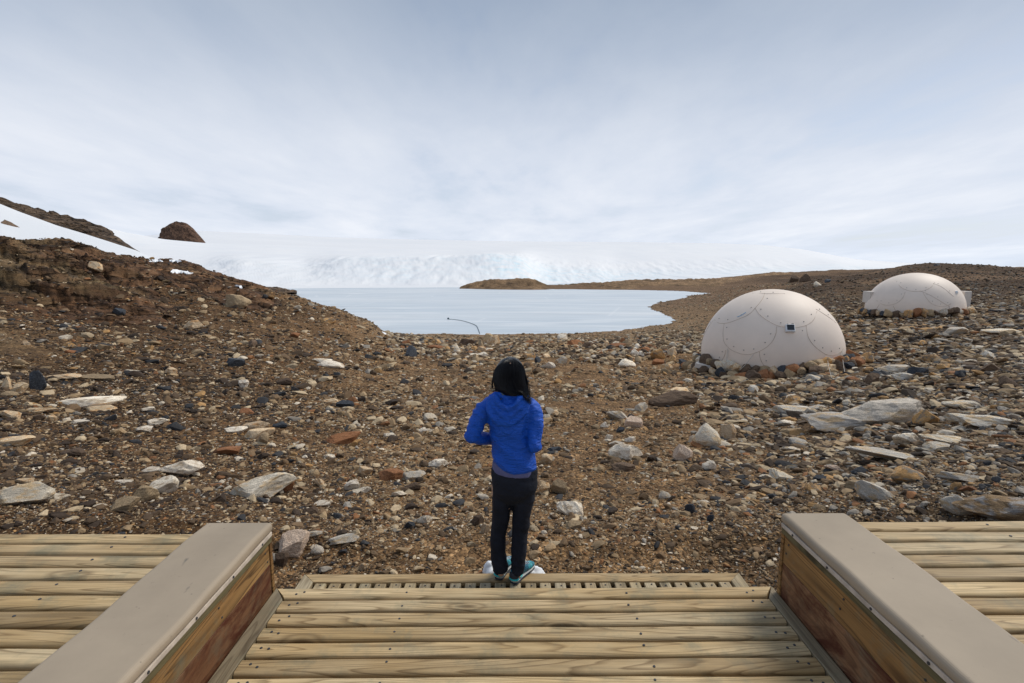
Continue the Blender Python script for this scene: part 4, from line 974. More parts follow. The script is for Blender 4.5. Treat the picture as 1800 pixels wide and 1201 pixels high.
# ------------------------------------------------------------------ stones round the domes, one by one
def rot_rand(g, t=0.5): return (g.uniform(-t, t), g.uniform(-t, t), g.uniform(0, 6.28))
ring_cols = ['cream', 'tan', 'brown', 'slate', 'brown', 'orange', 'tan', 'grey', 'brown', 'cream', 'rust', 'slate']
place_word = lambda a: 'left' if a < -0.35 else ('right' if a > 0.35 else 'front')
rg = random.Random(31)
n_ring = 0
for pi, p in enumerate(POD):
    c = p['c']; nm = 'near' if pi == 0 else 'far'
    ang0 = math.atan2(-c[1], -c[0])
    n_in = 24 if pi == 0 else 20
    for layer, (rad, zoff, n) in enumerate(((p['R'] + .12, 0.06, 28 if pi == 0 else 24), (p['R'] + .50, 0.0, 30 if pi == 0 else 20))) if pi == 0 else enumerate(((p['R'] + .15, 0.04, 26),)):
        for k in range(n):
            t = (k + 0.5) / n * 2 - 1
            a = ang0 + t * R(88) + rg.uniform(-.025, .025)
            s = rg.uniform(0.15, 0.26) * (1.0 if pi == 0 else 1.1)
            rd_ = rad + rg.uniform(-.08, .20)
            x = c[0] + rd_ * math.cos(a); y = c[1] + rd_ * math.sin(a); g = float(ground_z(np.array([x]), np.array([y]))[0])
            zb = max(g, c[2] - 0.35 if layer else c[2] - 0.1) if layer == 0 else g
            kd = rg.choice(ring_cols)
            o = place_rock('rock', (x, y, zb + s * 0.5 + (0.20 if layer == 0 else 0.02)), (s * rg.uniform(0.85, 1.3), s * rg.uniform(0.8, 1.1), s * rg.uniform(0.8, 1.1)), rot_rand(rg, 0.9), kd, SMALLR, rg.randrange(100))
            side = place_word(t); row = 'upper' if layer == 0 else 'outer'
            grp = '%s stones of the ring round the %s dome, %s part, %s row' % (kd, nm, side, row)
            colw = {'cream': 'cream', 'white': 'whitish', 'tan': 'tan brown', 'brown': 'dark brown', 'slate': 'dark slate', 'orange': 'orange brown', 'grey': 'grey', 'rust': 'rusty red'}[kd]
            tag(o, '%s stone in the %s row of the ring round the %s dome, %s side' % (colw, row, nm, side), 'rock', grp); n_ring += 1

# ------------------------------------------------------------------ medium stones, one by one
COLW = {'cream': 'cream', 'white': 'whitish', 'grey': 'grey', 'rust': 'rusty red', 'brown': 'dark brown', 'slate': 'dark slate', 'orange': 'orange', 'pink': 'pinkish', 'blue': 'blue grey', 'tan': 'tan'}
def region(px, py):
    if py < 632: return 'on the stony ridge along the near lake shore' if px < 1230 else 'on the rise behind the domes'
    if px < 480: return 'on the brown slope at the far left'
    if px < 860: return 'on the gravel left of the woman'
    if px < 1230: return 'on the gravel right of the woman'
    return 'on the rocky slope at the far right'
rg = random.Random(77)
MED_N = 300 - N_HERO - n_ring
zones = [('ridge', 0.48), ('left', 0.16), ('mid', 0.14), ('right', 0.22)]
placed = 0; tries = 0
while placed < MED_N and tries < 2000:
    tries += 1; z = rg.random()
    if z < 0.48: px, py, w = rg.uniform(720, 1225), rg.uniform(598, 640), rg.uniform(13, 28); kd = rg.choice(['cream', 'rust', 'tan', 'brown', 'grey', 'white', 'orange', 'slate'])
    elif z < 0.62: px, py, w = rg.uniform(10, 520), rg.uniform(600, 900), rg.uniform(14, 26); kd = rg.choice(['cream', 'brown', 'slate', 'white', 'rust', 'tan'])
    elif z < 0.76: px, py, w = rg.uniform(520, 1230), rg.uniform(660, 985), rg.uniform(13, 22); kd = rg.choice(['cream', 'brown', 'slate', 'white', 'tan', 'rust'])
    else: px, py, w = rg.uniform(1260, 1790), rg.uniform(600, 890), rg.uniform(16, 36); kd = rg.choice(['grey', 'blue', 'slate', 'brown', 'tan', 'orange', 'blue', 'grey'])
    b = on_ground(px, py)
    if b[1] < 3.9: continue
    if any(math.hypot(b[0] - q[0], b[1] - q[1]) < (q[2] + w / FPX * b[1]) * 0.55 for q in hero_pos): continue
    if any(math.hypot(b[0] - p['c'][0], b[1] - p['c'][1]) < 3.5 for p in POD): continue
    dep = depth_of(b); W = w / FPX * dep; kz = rg.uniform(0.45, 0.75) if z < 0.48 else rg.uniform(0.3, 0.5)
    o = place_rock('rock', (b[0], b[1], b[2] + W * kz * 0.2), (W / 2, W / 2 * rg.uniform(.55, .9), W / 2 * kz * 1.6), rot_rand(rg, 0.25), kd, SMALLR, rg.randrange(100))
    reg = region(px, py)
    tag(o, 'small %s stone lying loose %s' % (COLW[kd], reg), 'rock', '%s stones %s' % (COLW[kd], reg)); hero_pos.append((b[0], b[1], W)); placed += 1

# ------------------------------------------------------------------ gravel and smaller stones: one mass
def build_gravel(n, lo, hi, pw, sub, name, seed, zone=(0, 0, 1, 5, 9), flat=1.0):
    g = np.random.default_rng(seed); V0, F0 = ico(sub); nv = len(V0)
    u = g.uniform(-1.4, 1.7, n)
    zf, zu0, zu1, zy0, zy1 = zone; zr = g.uniform(0, 1, n) < zf; u = np.where(zr, g.uniform(zu0, zu1, n), u)
    t = g.uniform(0, 1, n)
    # radii: count per log distance falls as r^-0.55
    e = 0.55; r0, r1 = 2.4, 170.0
    y = (r0 ** -e - t * (r0 ** -e - r1 ** -e)) ** (-1 / e)
    y = np.where(zr, np.exp(g.uniform(math.log(zy0), math.log(zy1), n)) * (1 + 0.08 * np.sin(u * 23)), y); x = u * y
    px = lo * (1 - g.uniform(0, 1, n) * (1 - (lo / hi) ** pw)) ** (-1 / pw)          # power-law size in photo pixels
    s = px / FPX * y / 2
    s = np.minimum(s, (0.15 + 0.15 * sstep(y, 40, 100) if sub == 1 else 0.26) * g.uniform(0.6, 1.2, n))
    keep = (s > 0.5 * px / FPX * y / 2)
    sd = lake_sd(x, y); keep &= sd > 0.3
    keep &= ~((y < 2.56)) & ~((y < 3.42) & (np.abs(x) < 1.6) & (s > 0.035))
    for p in POD: keep &= np.hypot(x - p['c'][0], y - p['c'][1]) > 2.75
    ow = outcrop_w(x, y); keep &= (ow < 0.45) | (g.uniform(0, 1, n) < 0.30)
    # patchiness: stones gather, sand shows between
    dens = (0.60 - 0.22 * np.exp(-((x / y) / 0.30) ** 2) if sub == 1 else 0.50 + 0.3 * sstep(x / y, 0.3, 0.55) + 0.5 * zr) + 0.75 * fbm(x * 0.35, y * 0.5, 4, 200) + 0.35 * fbm(x * 1.4, y * 1.8, 3, 210) + 0.25 * sstep(np.abs(x / y), 0.5, 0.9)
    patch = np.exp(-(((u + 0.98) / 0.08) ** 2 + ((y - 13) / 2.0) ** 2)) + np.exp(-(((u - 0.70) / 0.03) ** 2)) * (y > 15) * (y < 30)
    keep &= g.uniform(0, 1, n) < dens - 0.8 * patch
    x, y, s, u, px = x[keep], y[keep], s[keep], u[keep], px[keep]; m = len(x)
    z = ground_z(x, y)
    pal = np.array([(0.045, 0.030, 0.020), (0.085, 0.055, 0.032), (0.165, 0.105, 0.056), (0.31, 0.215, 0.12), (0.46, 0.355, 0.225), (0.57, 0.49, 0.38), (0.036, 0.036, 0.038), (0.29, 0.255, 0.21), (0.24, 0.11, 0.045), (0.38, 0.22, 0.09)])
    wl = sstep(-u, 0.1, 0.7); wr = sstep(u, 0.35, 0.75); wc = np.clip(1 - wl - wr, 0, 1)
    P = (wl[:, None] * np.array([.25, .23, .17, .13, .085, .03, .055, .02, .035, .015]) + wr[:, None] * np.array([.12, .16, .16, .14, .10, .03, .08, .14, .03, .04]) + wc[:, None] * np.array([.07, .14, .22, .22, .13, .05, .045, .035, .045, .035]))
    P /= P.sum(1)[:, None]; C = P.cumsum(1); q = g.uniform(0, 1, m); idx = (q[:, None] > C).sum(1).clip(0, 9)
    col = pal[idx] * g.uniform(0.75, 1.25, m)[:, None]
    far = (sstep(y, 30, 60) * wc)[:, None]; col = col * (1 - 0.5 * far) + np.array([0.31, 0.235, 0.15]) * 0.5 * far
    dkr = (sstep(u, 0.5, 0.62) * sstep(y, 48, 75))[:, None]; col = col * (1 - 0.55 * dkr)
    an = g.uniform(0, 6.283, m); sx = s * g.uniform(0.8, 1.45, m); sy = s * g.uniform(0.6, 1.0, m); sz = s * g.uniform(0.3, 0.7, m) * flat
    tx = g.normal(0, 0.25, m); ty = g.normal(0, 0.25, m)
    # several base shapes: each one randomly chopped
    K = 24; shapes = []
    for k in range(K):
        W = V0.copy() * g.uniform(0.75, 1.15, (nv, 1))
        for c in range(8 if sub > 1 else 4):
            nrm = g.normal(size=3); nrm /= np.linalg.norm(nrm); d = g.uniform(0.4, 0.75); sg = W @ nrm - d; W = W - np.where(sg > 0, sg * 0.95, 0)[:, None] * nrm
        W = W / np.abs(W).max(0); shapes.append(W)
    shapes = np.array(shapes); B = shapes[g.integers(0, K, m)]                    # m, nv, 3
    B = B * np.stack([sx, sy, sz], 1)[:, None, :]
    B = np.stack([B[..., 0], B[..., 1] * np.cos(tx)[:, None] - B[..., 2] * np.sin(tx)[:, None], B[..., 1] * np.sin(tx)[:, None] + B[..., 2] * np.cos(tx)[:, None]], -1)
    B = np.stack([B[..., 0] * np.cos(ty)[:, None] + B[..., 2] * np.sin(ty)[:, None], B[..., 1], -B[..., 0] * np.sin(ty)[:, None] + B[..., 2] * np.cos(ty)[:, None]], -1)
    ca, sa = np.cos(an)[:, None], np.sin(an)[:, None]
    B = np.stack([B[..., 0] * ca - B[..., 1] * sa, B[..., 0] * sa + B[..., 1] * ca, B[..., 2]], -1)
    B = B + np.stack([x, y, z + sz * 0.25], 1)[:, None, :]
    F = (F0[None] + (np.arange(m) * nv)[:, None, None]).reshape(-1, 3)
    o = mesh_np(name, B.reshape(-1, 3), F, MAT['stones'], smooth=False, col=np.repeat(col, nv, axis=0))
    tag(o, {'gravel': 'loose brown, tan and grey gravel strewn over the whole slope', 'loose_stones': 'fist sized loose stones strewn over the slope', 'flat_stones': 'flat grey and brown stones covering the slope at the right'}[name], 'gravel' if sub == 1 else 'stones', kind='stuff')
    print(name, m)
build_gravel(450000, 2.2, 8.5, 1.9, 1, 'gravel', 1)
build_gravel(40000, 7.5, 28.0, 1.9, 2, 'loose_stones', 2, zone=(0.20, -0.24, 0.42, 25, 43))
build_gravel(5200, 10.0, 34.0, 1.8, 2, 'flat_stones', 3, zone=(0.94, 0.38, 1.15, 4.6, 42), flat=0.6)

# ------------------------------------------------------------------ decks
def mat_fabric():
    m = M('beige_canvas', 0.62, 0.3); c = m.coord()
    col = m.mix((0.345, 0.28, 0.205), m.ramp(m.noise(c, 1.8, 6, 0.6), [(0.3, G(0.86)), (0.7, G(1.12))]), 1.0, 'MULTIPLY')
    sp = m.noise(m.coord((14, 5, 14), rot=(0, 0, R(35))), 1.0, 3, 0.6)
    col = m.mix(col, (0.09, 0.085, 0.08), m.ramp(sp, [(0.68, G(0)), (0.74, G(0.7))]))
    sp2 = m.noise(c, 40, 2, 0.6); col = m.mix(col, (0.12, 0.10, 0.08), m.ramp(sp2, [(0.72, G(0)), (0.78, G(0.6))]))
    m.base(col); m.bump(m.noise(c, 3.0, 4, 0.5), 0.25, 0.02); m.bump(m.noise(c, 400, 2, 0.5), 0.15, 0.0008)
    return m.m
MAT['fabric'] = mat_fabric()
MAT['hem'] = mat_plain('pale_hem_strip', (0.50, 0.43, 0.36), 0.7, 0.2, 0.25, 14)
MAT['green_wood'] = mat_wood('greenish_batten', (0.20, 0.17, 0.09), (0.13, 0.11, 0.055), (0.05, 0.04, 0.02), axis=1)
MAT['screw'] = mat_plain('screw_heads', (0.035, 0.038, 0.045), 0.5, 0.5, 0.2)
MAT['under'] = mat_plain('dark_joists', (0.09, 0.065, 0.04), 0.9, 0.1, 0.3)

def board(x0, x1, y0, y1, ztop, th, mat, parent, rad=0.018, name='board', mitre=(0, 0), org=None):
    """board running along X with rounded long edges; mitre = how far the near end edges are pulled in"""
    org = Vector(org); n = 7; prof = []
    for k in range(n + 1):
        a = math.pi / 2 * k / n; prof.append((y0 + rad - rad * math.cos(a), ztop - rad + rad * math.sin(a)))
    for k in range(n + 1):
        a = math.pi / 2 * k / n; prof.append((y1 - rad + rad * math.sin(a), ztop - rad + rad * math.cos(a)))
    prof.append((y1, ztop - th)); prof.append((y0, ztop - th))
    bm = bmesh.new(); nseg = 24; rows = []
    ph = random.uniform(0, 50); amp = 0.0015
    for i in range(nseg + 1):
        t = i / nseg; row = []
        for (yy, z_) in prof:
            f = (y1 - yy) / (y1 - y0)
            xx = (x0 + mitre[0] * f) * (1 - t) + (x1 - mitre[1] * f) * t
            wob = amp * math.sin(xx * 3.1 + ph) + amp * 0.6 * math.sin(xx * 9 + ph * 2)
            row.append(bm.verts.new((xx, yy + wob, z_ + wob * 0.6)))
        rows.append(row)
    m = len(prof)
    for a, b in zip(rows[:-1], rows[1:]):
        for k in range(m): bm.faces.new([a[k], a[(k + 1) % m], b[(k + 1) % m], b[k]])
    bm.faces.new(rows[0][::-1]); bm.faces.new(rows[-1]); bmesh.ops.recalc_face_normals(bm, faces=bm.faces[:])
    c = Vector(((x0 + x1) / 2, (y0 + y1) / 2, ztop))
    bmesh.ops.translate(bm, verts=bm.verts, vec=-c)
    me = bpy.data.meshes.new(name); bm.to_mesh(me); bm.free(); me.materials.append(mat)
    sf = np.ones(len(me.polygons), bool); me.polygons.foreach_set('use_smooth', sf)
    me.set_sharp_from_angle(angle=R(40))
    o = bpy.data.objects.new(name, me); link(o, parent); o.location = c - org
    return o
def screw(x, y, z, par, org):
    b = MB(); bmesh.ops.create_cone(b.bm, cap_ends=True, segments=10, radius1=0.0062, radius2=0.005, depth=0.003)
    o = b.build('screw', MAT['screw'], par); o.location = Vector((x, y, z)) - Vector(org) - Vector(par.location); return o

# main deck: floor level 0
YE = at_z(900, 1031, 0)[1]                     # far edge
XL_in = at_z(502, 1047, 0)[0]; XL_out = at_z(488, 1032, 0)[0] - 0.004
XR_in = at_z(1348, 1047, 0)[0]; XR_out = at_z(1358.5, 1034, 0)[0] + 0.004
PIT = 0.0985; org = (0, YE, -0.03)
deck = empty('wooden_deck', org); tag(deck, 'sunken middle deck of rounded pine boards running across the foreground', 'deck')
for i in range(22):
    y1 = YE - i * PIT; y0 = y1 - PIT + 0.016
    b = board(XL_in + 0.002 if i else XL_out, XR_in - 0.002 if i else XR_out, y0, y1, 0.0, 0.044, MAT['pine'], deck, 0.016, mitre=((XL_in - XL_out), (XR_out - XR_in)) if i == 0 else (0, 0), org=org)
    for xs in (XL_in + 0.05, XL_in + 0.085, -0.52 + random.uniform(-.01, .01), 0.60 + random.uniform(-.01, .01), XR_in - 0.05, XR_in - 0.09):
        screw(xs, (y0 + y1) / 2 + random.uniform(-.018, .018), 0.0015, b, org)
def long_board(x0, x1, y0, y1, ztop, th, mat, parent, org, rad=0.006, name='trim_board', cut=0.0, cutx=0):
    b = MB().box((x0, y0, ztop - th), (x1, y1, ztop), rad, 3)
    if cut:
        for v in b.bm.verts:
            if v.co.y > y1 - 0.03:
                f = (v.co.x - x0) / (x1 - x0); f = f if cutx > 0 else 1 - f
                v.co.y -= cut * f
    c = Vector(((x0 + x1) / 2, (y0 + y1) / 2, ztop)); bmesh.ops.translate(b.bm, verts=b.bm.verts, vec=-c)
    o = b.build(name, mat, parent); o.location = c - Vector(org); return o
wl_ = XL_in - XL_out; wr_ = XR_out - XR_in
long_board(XL_out, XL_in - 0.002, 0.4, YE, 0.003, 0.036, MAT['grey_wood'], deck, org, cut=PIT, cutx=1)
long_board(XR_in + 0.002, XR_out, 0.4, YE, 0.003, 0.036, MAT['grey_wood'], deck, org, cut=PIT, cutx=-1)
for xs in (XL_in + 0.07, -0.52, 0.60, XR_in - 0.07):
    long_board(xs - 0.022, xs + 0.022, 0.4, YE - 0.02, -0.036, 0.14, MAT['under'], deck, org, name='joist', rad=0.003)
b = MB().box((XL_out, YE - 0.045, -0.19), (XR_out, YE - 0.012, -0.037), 0.003); b.build('fascia_board', MAT['plank'], deck, loc=None).location = -Vector(org)

# lower step
ZS = -0.50
p0 = at_z(540, 1005.5, ZS); p1 = at_z(1300, 1008.5, ZS); YS = (p0[1] + p1[1]) / 2
SX0, SX1 = at_z(537, 1006, ZS)[0], at_z(1301, 1009, ZS)[0]
org = (0, YS, ZS - 0.03); step = empty('wooden_step', org); tag(step, 'low slatted wooden step beyond the middle deck, where the woman stands', 'step')
board(SX0, SX1, YS - 0.098, YS, ZS, 0.036, MAT['pine'], step, 0.010, name='front_board', mitre=(0.098, 0.098), org=org)
for s, xx in ((-1, SX0), (1, SX1)):
    x0, x1 = (xx, xx + 0.095) if s < 0 else (xx - 0.095, xx)
    o = long_board(x0, x1, YE - 0.35, YS - 0.001, ZS + 0.001, 0.036, MAT['pine_y'], step, org, cut=0.094, cutx=1 if s < 0 else -1, name='side_board')
fb = [c for c in step.children][0] if step.children else None
x = SX0 + 0.115
k = 0
while x + 0.075 < SX1 - 0.10:
    o = long_board(x, x + 0.076, YE - 0.3, YS - 0.103, ZS - 0.006 + random.uniform(-.002, .002), 0.03, MAT['pine_y'], step, org, rad=0.006, name='slat')
    o.rotation_euler = (0, 0, random.uniform(-.004, .004))
    screw(x + 0.038 + random.uniform(-.01, .01), YS - 0.135 + random.uniform(-.008, .008), ZS - 0.003, o, org)
    x += 0.1035; k += 1
for yy in (YS - 0.07, YS - 0.5):
    b = MB().box((SX0 + 0.02, yy - 0.03, ZS - 0.15), (SX1 - 0.02, yy + 0.02, ZS - 0.04), 0.003); b.build('joist', MAT['under'], step).location = -Vector(org)

# raised side decks and their padded parapets
def raised(side):
    if side < 0:
        z = 0.33; zc = 0.362; yfar = at_z(150, 936.5, z)[1]
        ci = at_z(480, 916, zc); co = at_z(366, 914, zc); x_in, x_out, yc = ci[0], co[0], (ci[1] + co[1]) / 2
        bx0, bx1 = -5.2, x_out - 0.004
        lab = 'left raised deck of rounded pine boards behind the left parapet'
        labp = 'left low parapet with a beige canvas top and brown plank side'
    else:
        z = 0.41; zc = 0.438; yfar = at_z(1650, 914.5, z)[1]
        ci = at_z(1371, 899, zc); co = at_z(1484, 897.5, zc); x_in, x_out, yc = ci[0], co[0], (ci[1] + co[1]) / 2
        bx0, bx1 = x_out + 0.004, 5.6
        lab = 'right raised deck of golden pine boards behind the right parapet'
        labp = 'right low parapet with a spotted beige canvas top and dark red plank side'
    org = ((bx0 + bx1) / 2, yfar, z - 0.2); d = empty('raised_deck', org); tag(d, lab, 'deck')
    for i in range(22):
        y1 = yfar - i * PIT; y0 = y1 - PIT + 0.016
        b = board(bx0, bx1, y0, y1, z, 0.044, MAT['pine'], d, 0.017, org=org)
        for q in ((-1.9, -3.3) if side < 0 else (2.35, 3.6)): screw(q + random.uniform(-.01, .01), (y0 + y1) / 2 + random.uniform(-.012, .012), z + 0.0015, b, org)
    MB().box((bx0, yfar - 0.05, z - 0.35), (bx1, yfar - 0.015, z - 0.037), 0.003).build('fascia_board', MAT['plank'], d).location = -Vector(org)
    for q in (-1.9, -3.3) if side < 0 else (2.35, 3.6):
        MB().box((q - 0.025, 0.2, z - 0.17), (q + 0.025, yfar - 0.06, z - 0.036), 0.003).build('joist', MAT['under'], d).location = -Vector(org)
        MB().box((q - 0.045, yfar - 0.2, -0.9), (q + 0.045, yfar - 0.1, z - 0.18), 0.003).build('post', MAT['under'], d).location = -Vector(org)
    # parapet
    org = ((x_in + x_out) / 2, yc, 0.0); w = empty('parapet', org); tag(w, labp, 'parapet')
    s = 1 if side < 0 else -1                       # towards the middle of the picture
    xa, xb = min(x_in, x_out), max(x_in, x_out)
    b = MB().box((xa, -0.2, zc - 0.052), (xb, yc, zc), 0.021, 5)
    bmesh.ops.subdivide_edges(b.bm, edges=[e for e in b.bm.edges if abs(e.verts[0].co.y - e.verts[1].co.y) > 1], cuts=40)
    for v in b.bm.verts:
        v.co.z += 0.003 * math.sin(v.co.y * 7 + side) * (v.co.z > zc - 0.02) + 0.002 * math.sin(v.co.y * 17)
        v.co.x += 0.0025 * math.sin(v.co.y * 5.3 + 2 * side)
    b.build('canvas_top', MAT['fabric'], w, True).location = -Vector(org)
    wall_x = x_in - s * 0.014
    def strip(xo, z0, z1, name, mat, y1=yc - 0.012, th=0.02, rad=0.003):
        a_, b_ = sorted((wall_x + s * xo, wall_x + s * (xo - th)))
        bb = MB().box((a_, -0.2, z0), (b_, y1, z1), rad, 2)
        c = Vector(((a_ + b_) / 2, y1 / 2, (z0 + z1) / 2)); bmesh.ops.translate(bb.bm, verts=bb.bm.verts, vec=-c)
        o = bb.build(name, mat, w); o.location = c - Vector(org); return o
    hm = strip(0.008, zc - 0.075, zc - 0.053, 'hem_strip', MAT['hem'], th=0.03)
    for k in range(8):
        y_ = yc - 0.12 - k * 0.27; mb = MB(); bmesh.ops.create_cone(mb.bm, cap_ends=True, segments=10, radius1=0.006, radius2=0.005, depth=0.004)
        o = mb.build('nail', MAT['screw'], hm); o.rotation_euler = (0, R(90), 0); o.location = Vector((wall_x + s * 0.009, y_, zc - 0.064)) - Vector(org) - Vector(hm.location)
    strip(0.004, zc - 0.108, zc - 0.077, 'batten', MAT['green_wood'], th=0.04)
    zm = zc - 0.108 - (zc - 0.108) * 0.46
    up = strip(-0.006, zm, zc - 0.110, 'upper_plank', MAT['plank'], y1=yc - 0.03)
    for k in range(7):
        for dz in (0.03, 0.085):
            mb = MB(); bmesh.ops.create_cone(mb.bm, cap_ends=True, segments=10, radius1=0.005, radius2=0.004, depth=0.004)
            o = mb.build('nail', MAT['screw'], up); o.rotation_euler = (0, R(90), 0); o.location = Vector((wall_x - s * 0.005, yc - 0.08 - k * 0.42 + dz * 0.3, zc - 0.112 - dz)) - Vector(org) - Vector(up.location)
    strip(-0.006, -0.06, zm - 0.002, 'lower_plank', MAT['red_plank'], y1=yc - 0.03)
    MB().box((xa + 0.03, -0.2, -0.06), (xb - 0.06 if side < 0 else xb - 0.03, yc - 0.05, zc - 0.055), 0.002).build('core', MAT['under'], w).location = -Vector(org)
    e0, e1 = sorted((wall_x - s * 0.0, x_out + s * 0.02))
    MB().box((e0, yc - 0.029, -0.45), (e1, yc - 0.006, zc - 0.056), 0.002).build('end_board', MAT['plank'], w).location = -Vector(org)
raised(-1); raised(1)

# ------------------------------------------------------------------ person, seen from behind
def bake(bm, voxel, smooth, name, mat, parent, loc, disp=None, it2=0, decim=None):
    me = bpy.data.meshes.new('tmp'); bm.to_mesh(me); bm.free(); o = bpy.data.objects.new('tmp', me); COL.objects.link(o)
    r = o.modifiers.new('r', 'REMESH'); r.mode = 'VOXEL'; r.voxel_size = voxel
    s = o.modifiers.new('s', 'SMOOTH'); s.iterations = smooth; s.factor = 0.5
    dg = bpy.context.evaluated_depsgraph_get(); ev = o.evaluated_get(dg); m2 = bpy.data.meshes.new_from_object(ev)
    bpy.data.objects.remove(o); m2.name = name
    n = len(m2.vertices); co = np.zeros(n * 3); m2.vertices.foreach_get('co', co); co = co.reshape(-1, 3)
    if disp is not None:
        nr = np.zeros(n * 3); m2.vertices.foreach_get('normal', nr); nr = nr.reshape(-1, 3); co = co + nr * disp(co, nr)[:, None]
    co = co - np.asarray(loc); m2.vertices.foreach_set('co', co.ravel())
    m2.polygons.foreach_set('use_smooth', np.ones(len(m2.polygons), bool)); m2.materials.clear(); m2.materials.append(mat); m2.update()
    ob = bpy.data.objects.new(name, m2); link(ob, parent)
    if parent is None: ob.location = loc
    return ob
YP = 3.30
def ring(pl, pr, py, ry, y=YP, tilt=0):
    a = at_y(pl, py, y); b = at_y(pr, py, y); c = (a + b) / 2; return (c, abs(b[0] - a[0]) / 2, ry)
def pt(px, py, y=YP): return at_y(px, py, y)
def limb(mb, pts, rads, n=14):
    p = spline(pts, 6); r = np.interp(np.linspace(0, 1, len(p)), np.linspace(0, 1, len(rads)), rads); mb.tube(p, r, n); mb.ball(p[0], rads[0]); mb.ball(p[-1], rads[-1]); return mb
feet = at_y(899, 1018, YP); ORG = (float(feet[0]), YP, ZS)
MAT['skin'] = mat_plain('skin', (0.50, 0.32, 0.23), 0.5, 0.4, 0.06)
def mat_jacket():
    m = M('blue_shell_fabric', 0.55, 0.35); c = m.coord()
    m.base(m.mix((0.002, 0.078, 0.47), m.ramp(m.noise(c, 9, 4, 0.6), [(0.3, G(0.9)), (0.7, G(1.12))]), 1.0, 'MULTIPLY'))
    m.b.inputs['Sheen Weight'].default_value = 0.0
    m.bump(m.noise(m.coord((1, 1, 2.6), rot=(0.2, 0.5, 0)), 15, 4, 0.55, 1.2), 0.9, 0.022); return m.m
MAT['jacket'] = mat_jacket()
MAT['trousers'] = mat_plain('dark_trousers', (0.011, 0.014, 0.023), 0.8, 0.25, 0.35, 10, bump=0.012)
MAT['hem_shirt'] = mat_plain('lilac_shirt', (0.115, 0.12, 0.24), 0.8, 0.2, 0.12, 30, bump=0.002)
MAT['collar'] = mat_plain('grey_collar', (0.07, 0.10, 0.14), 0.8, 0.2, 0.15, 20)
MAT['hair'] = mat_plain('black_hair', (0.003, 0.0035, 0.006), 0.42, 0.25, 0.2, 30)
MAT['sole'] = mat_plain('shoe_midsole', (0.42, 0.43, 0.42), 0.6, 0.3, 0.15, 40)
MAT['outsole'] = mat_plain('shoe_outsole', (0.03, 0.035, 0.045), 0.7, 0.3, 0.1)
MAT['aqua'] = mat_plain('aqua_trim', (0.02, 0.42, 0.44), 0.5, 0.4, 0.1)
def mat_shoe():
    m = M('teal_shoe_mesh', 0.6, 0.4); c = m.coord()
    m.base(m.ramp(m.noise(c, 26, 3, 0.6), [(0.38, (0.006, 0.03, 0.075)), (0.5, (0.012, 0.13, 0.19)), (0.6, (0.03, 0.30, 0.33))])); m.bump(m.noise(c, 300, 2, 0.5), 0.4, 0.001); return m.m
MAT['shoe'] = mat_shoe()

# body: one continuous skin
mb = MB()
mb.ring_loft([ring(872, 922, 705, .09), ring(860, 928, 718, .09), ring(865, 923, 745, .095), ring(868, 920, 770, .085), ring(868, 936, 800, .095), ring(868, 938, 830, .10), ring(870, 936, 850, .095)])
limb(mb, [pt(893, 712, 3.31), pt(894, 690, 3.325), pt(896, 672, 3.33)], [.055, .05, .052])
hc = pt(897, 661, 3.335)
mb.ball(hc, 0.098, 3, (0.80, 0.98, 1.12)); mb.ball(hc + np.array([0, .03, -.05]), 0.07, 3, (0.85, 0.95, 1.0))
mb.ball(hc + np.array([0, .105, -.03]), 0.016, 2, (0.8, 1.1, 1.5))                                    # nose
mb.ball(hc + np.array([0, .088, -.068]), 0.018, 2, (1.3, 0.6, 0.5))                                   # mouth
for s in (-1, 1): mb.ball(hc + np.array([s * .080, .0, -.02]), 0.026, 2, (0.35, 0.7, 1.2)); mb.ball(hc + np.array([s * .035, .085, .005]), 0.017, 2)
EL, ER = pt(827, 768, 3.24), pt(944, 786, 3.21); WL, WR = pt(874, 773, 3.44), pt(916, 775, 3.45)
EL2, ER2 = EL + np.array([.022, .01, .008]), ER + np.array([-.024, .01, .012])
limb(mb, [pt(860, 712), pt(845, 738, 3.27), EL2], [.042, .036, .030]); limb(mb, [EL2, (EL2 + WL) / 2, WL], [.030, .028, .026])
limb(mb, [pt(932, 713), pt(938, 748, 3.26), ER2], [.042, .036, .030]); limb(mb, [ER2, (ER2 + WR) / 2, WR], [.030, .028, .026])
for s, W_, E_ in ((1, WL, EL), (-1, WR, ER)):                                                         # hands resting on the belly
    d = (W_ - E_); d /= np.linalg.norm(d); f = d * 0.55 + np.array([s * 0.83, 0.05, 0.0]); f /= np.linalg.norm(f); upv = np.array([0, 0, 1.0])
    palm = W_ + f * 0.045; mb.ball(palm, 0.036, 2, (1.1, 0.5, 1.0))
    for k, L_ in enumerate((0.062, 0.072, 0.068, 0.052)):
        q0 = palm + f * 0.030 + upv * (0.027 - k * 0.018); q1 = q0 + f * L_ * 0.5 + np.array([0, -0.002, 0]); q2 = q1 + f * L_ * 0.45 + np.array([0, -0.014, -0.004]); limb(mb, [q0, q1, q2], [.0085, .008, .0065], 8)
    q0 = W_ + f * 0.025 + upv * 0.025; limb(mb, [q0, q0 + f * 0.02 + upv * 0.028, q0 + f * 0.045 + upv * 0.035], [.010, .009, .007], 8)
legsL = [(882, 852, 3.31), (881, 900, 3.33), (877, 940, 3.34), (877, 975, 3.31), (880, 1008, 3.30)]
legsR = [(921, 852, 3.30), (918, 895, 3.31), (914, 938, 3.31), (911, 975, 3.28), (909, 1012, 3.28)]
for q in (legsL, legsR): limb(mb, [pt(*k) for k in q], [.072, .06, .042, .036, .026])
body = bake(mb.bm, 0.0055, 6, 'person', MAT['skin'], None, ORG)
tag(body, 'woman seen from behind in a blue hooded jacket, black trousers and teal shoes', 'person')

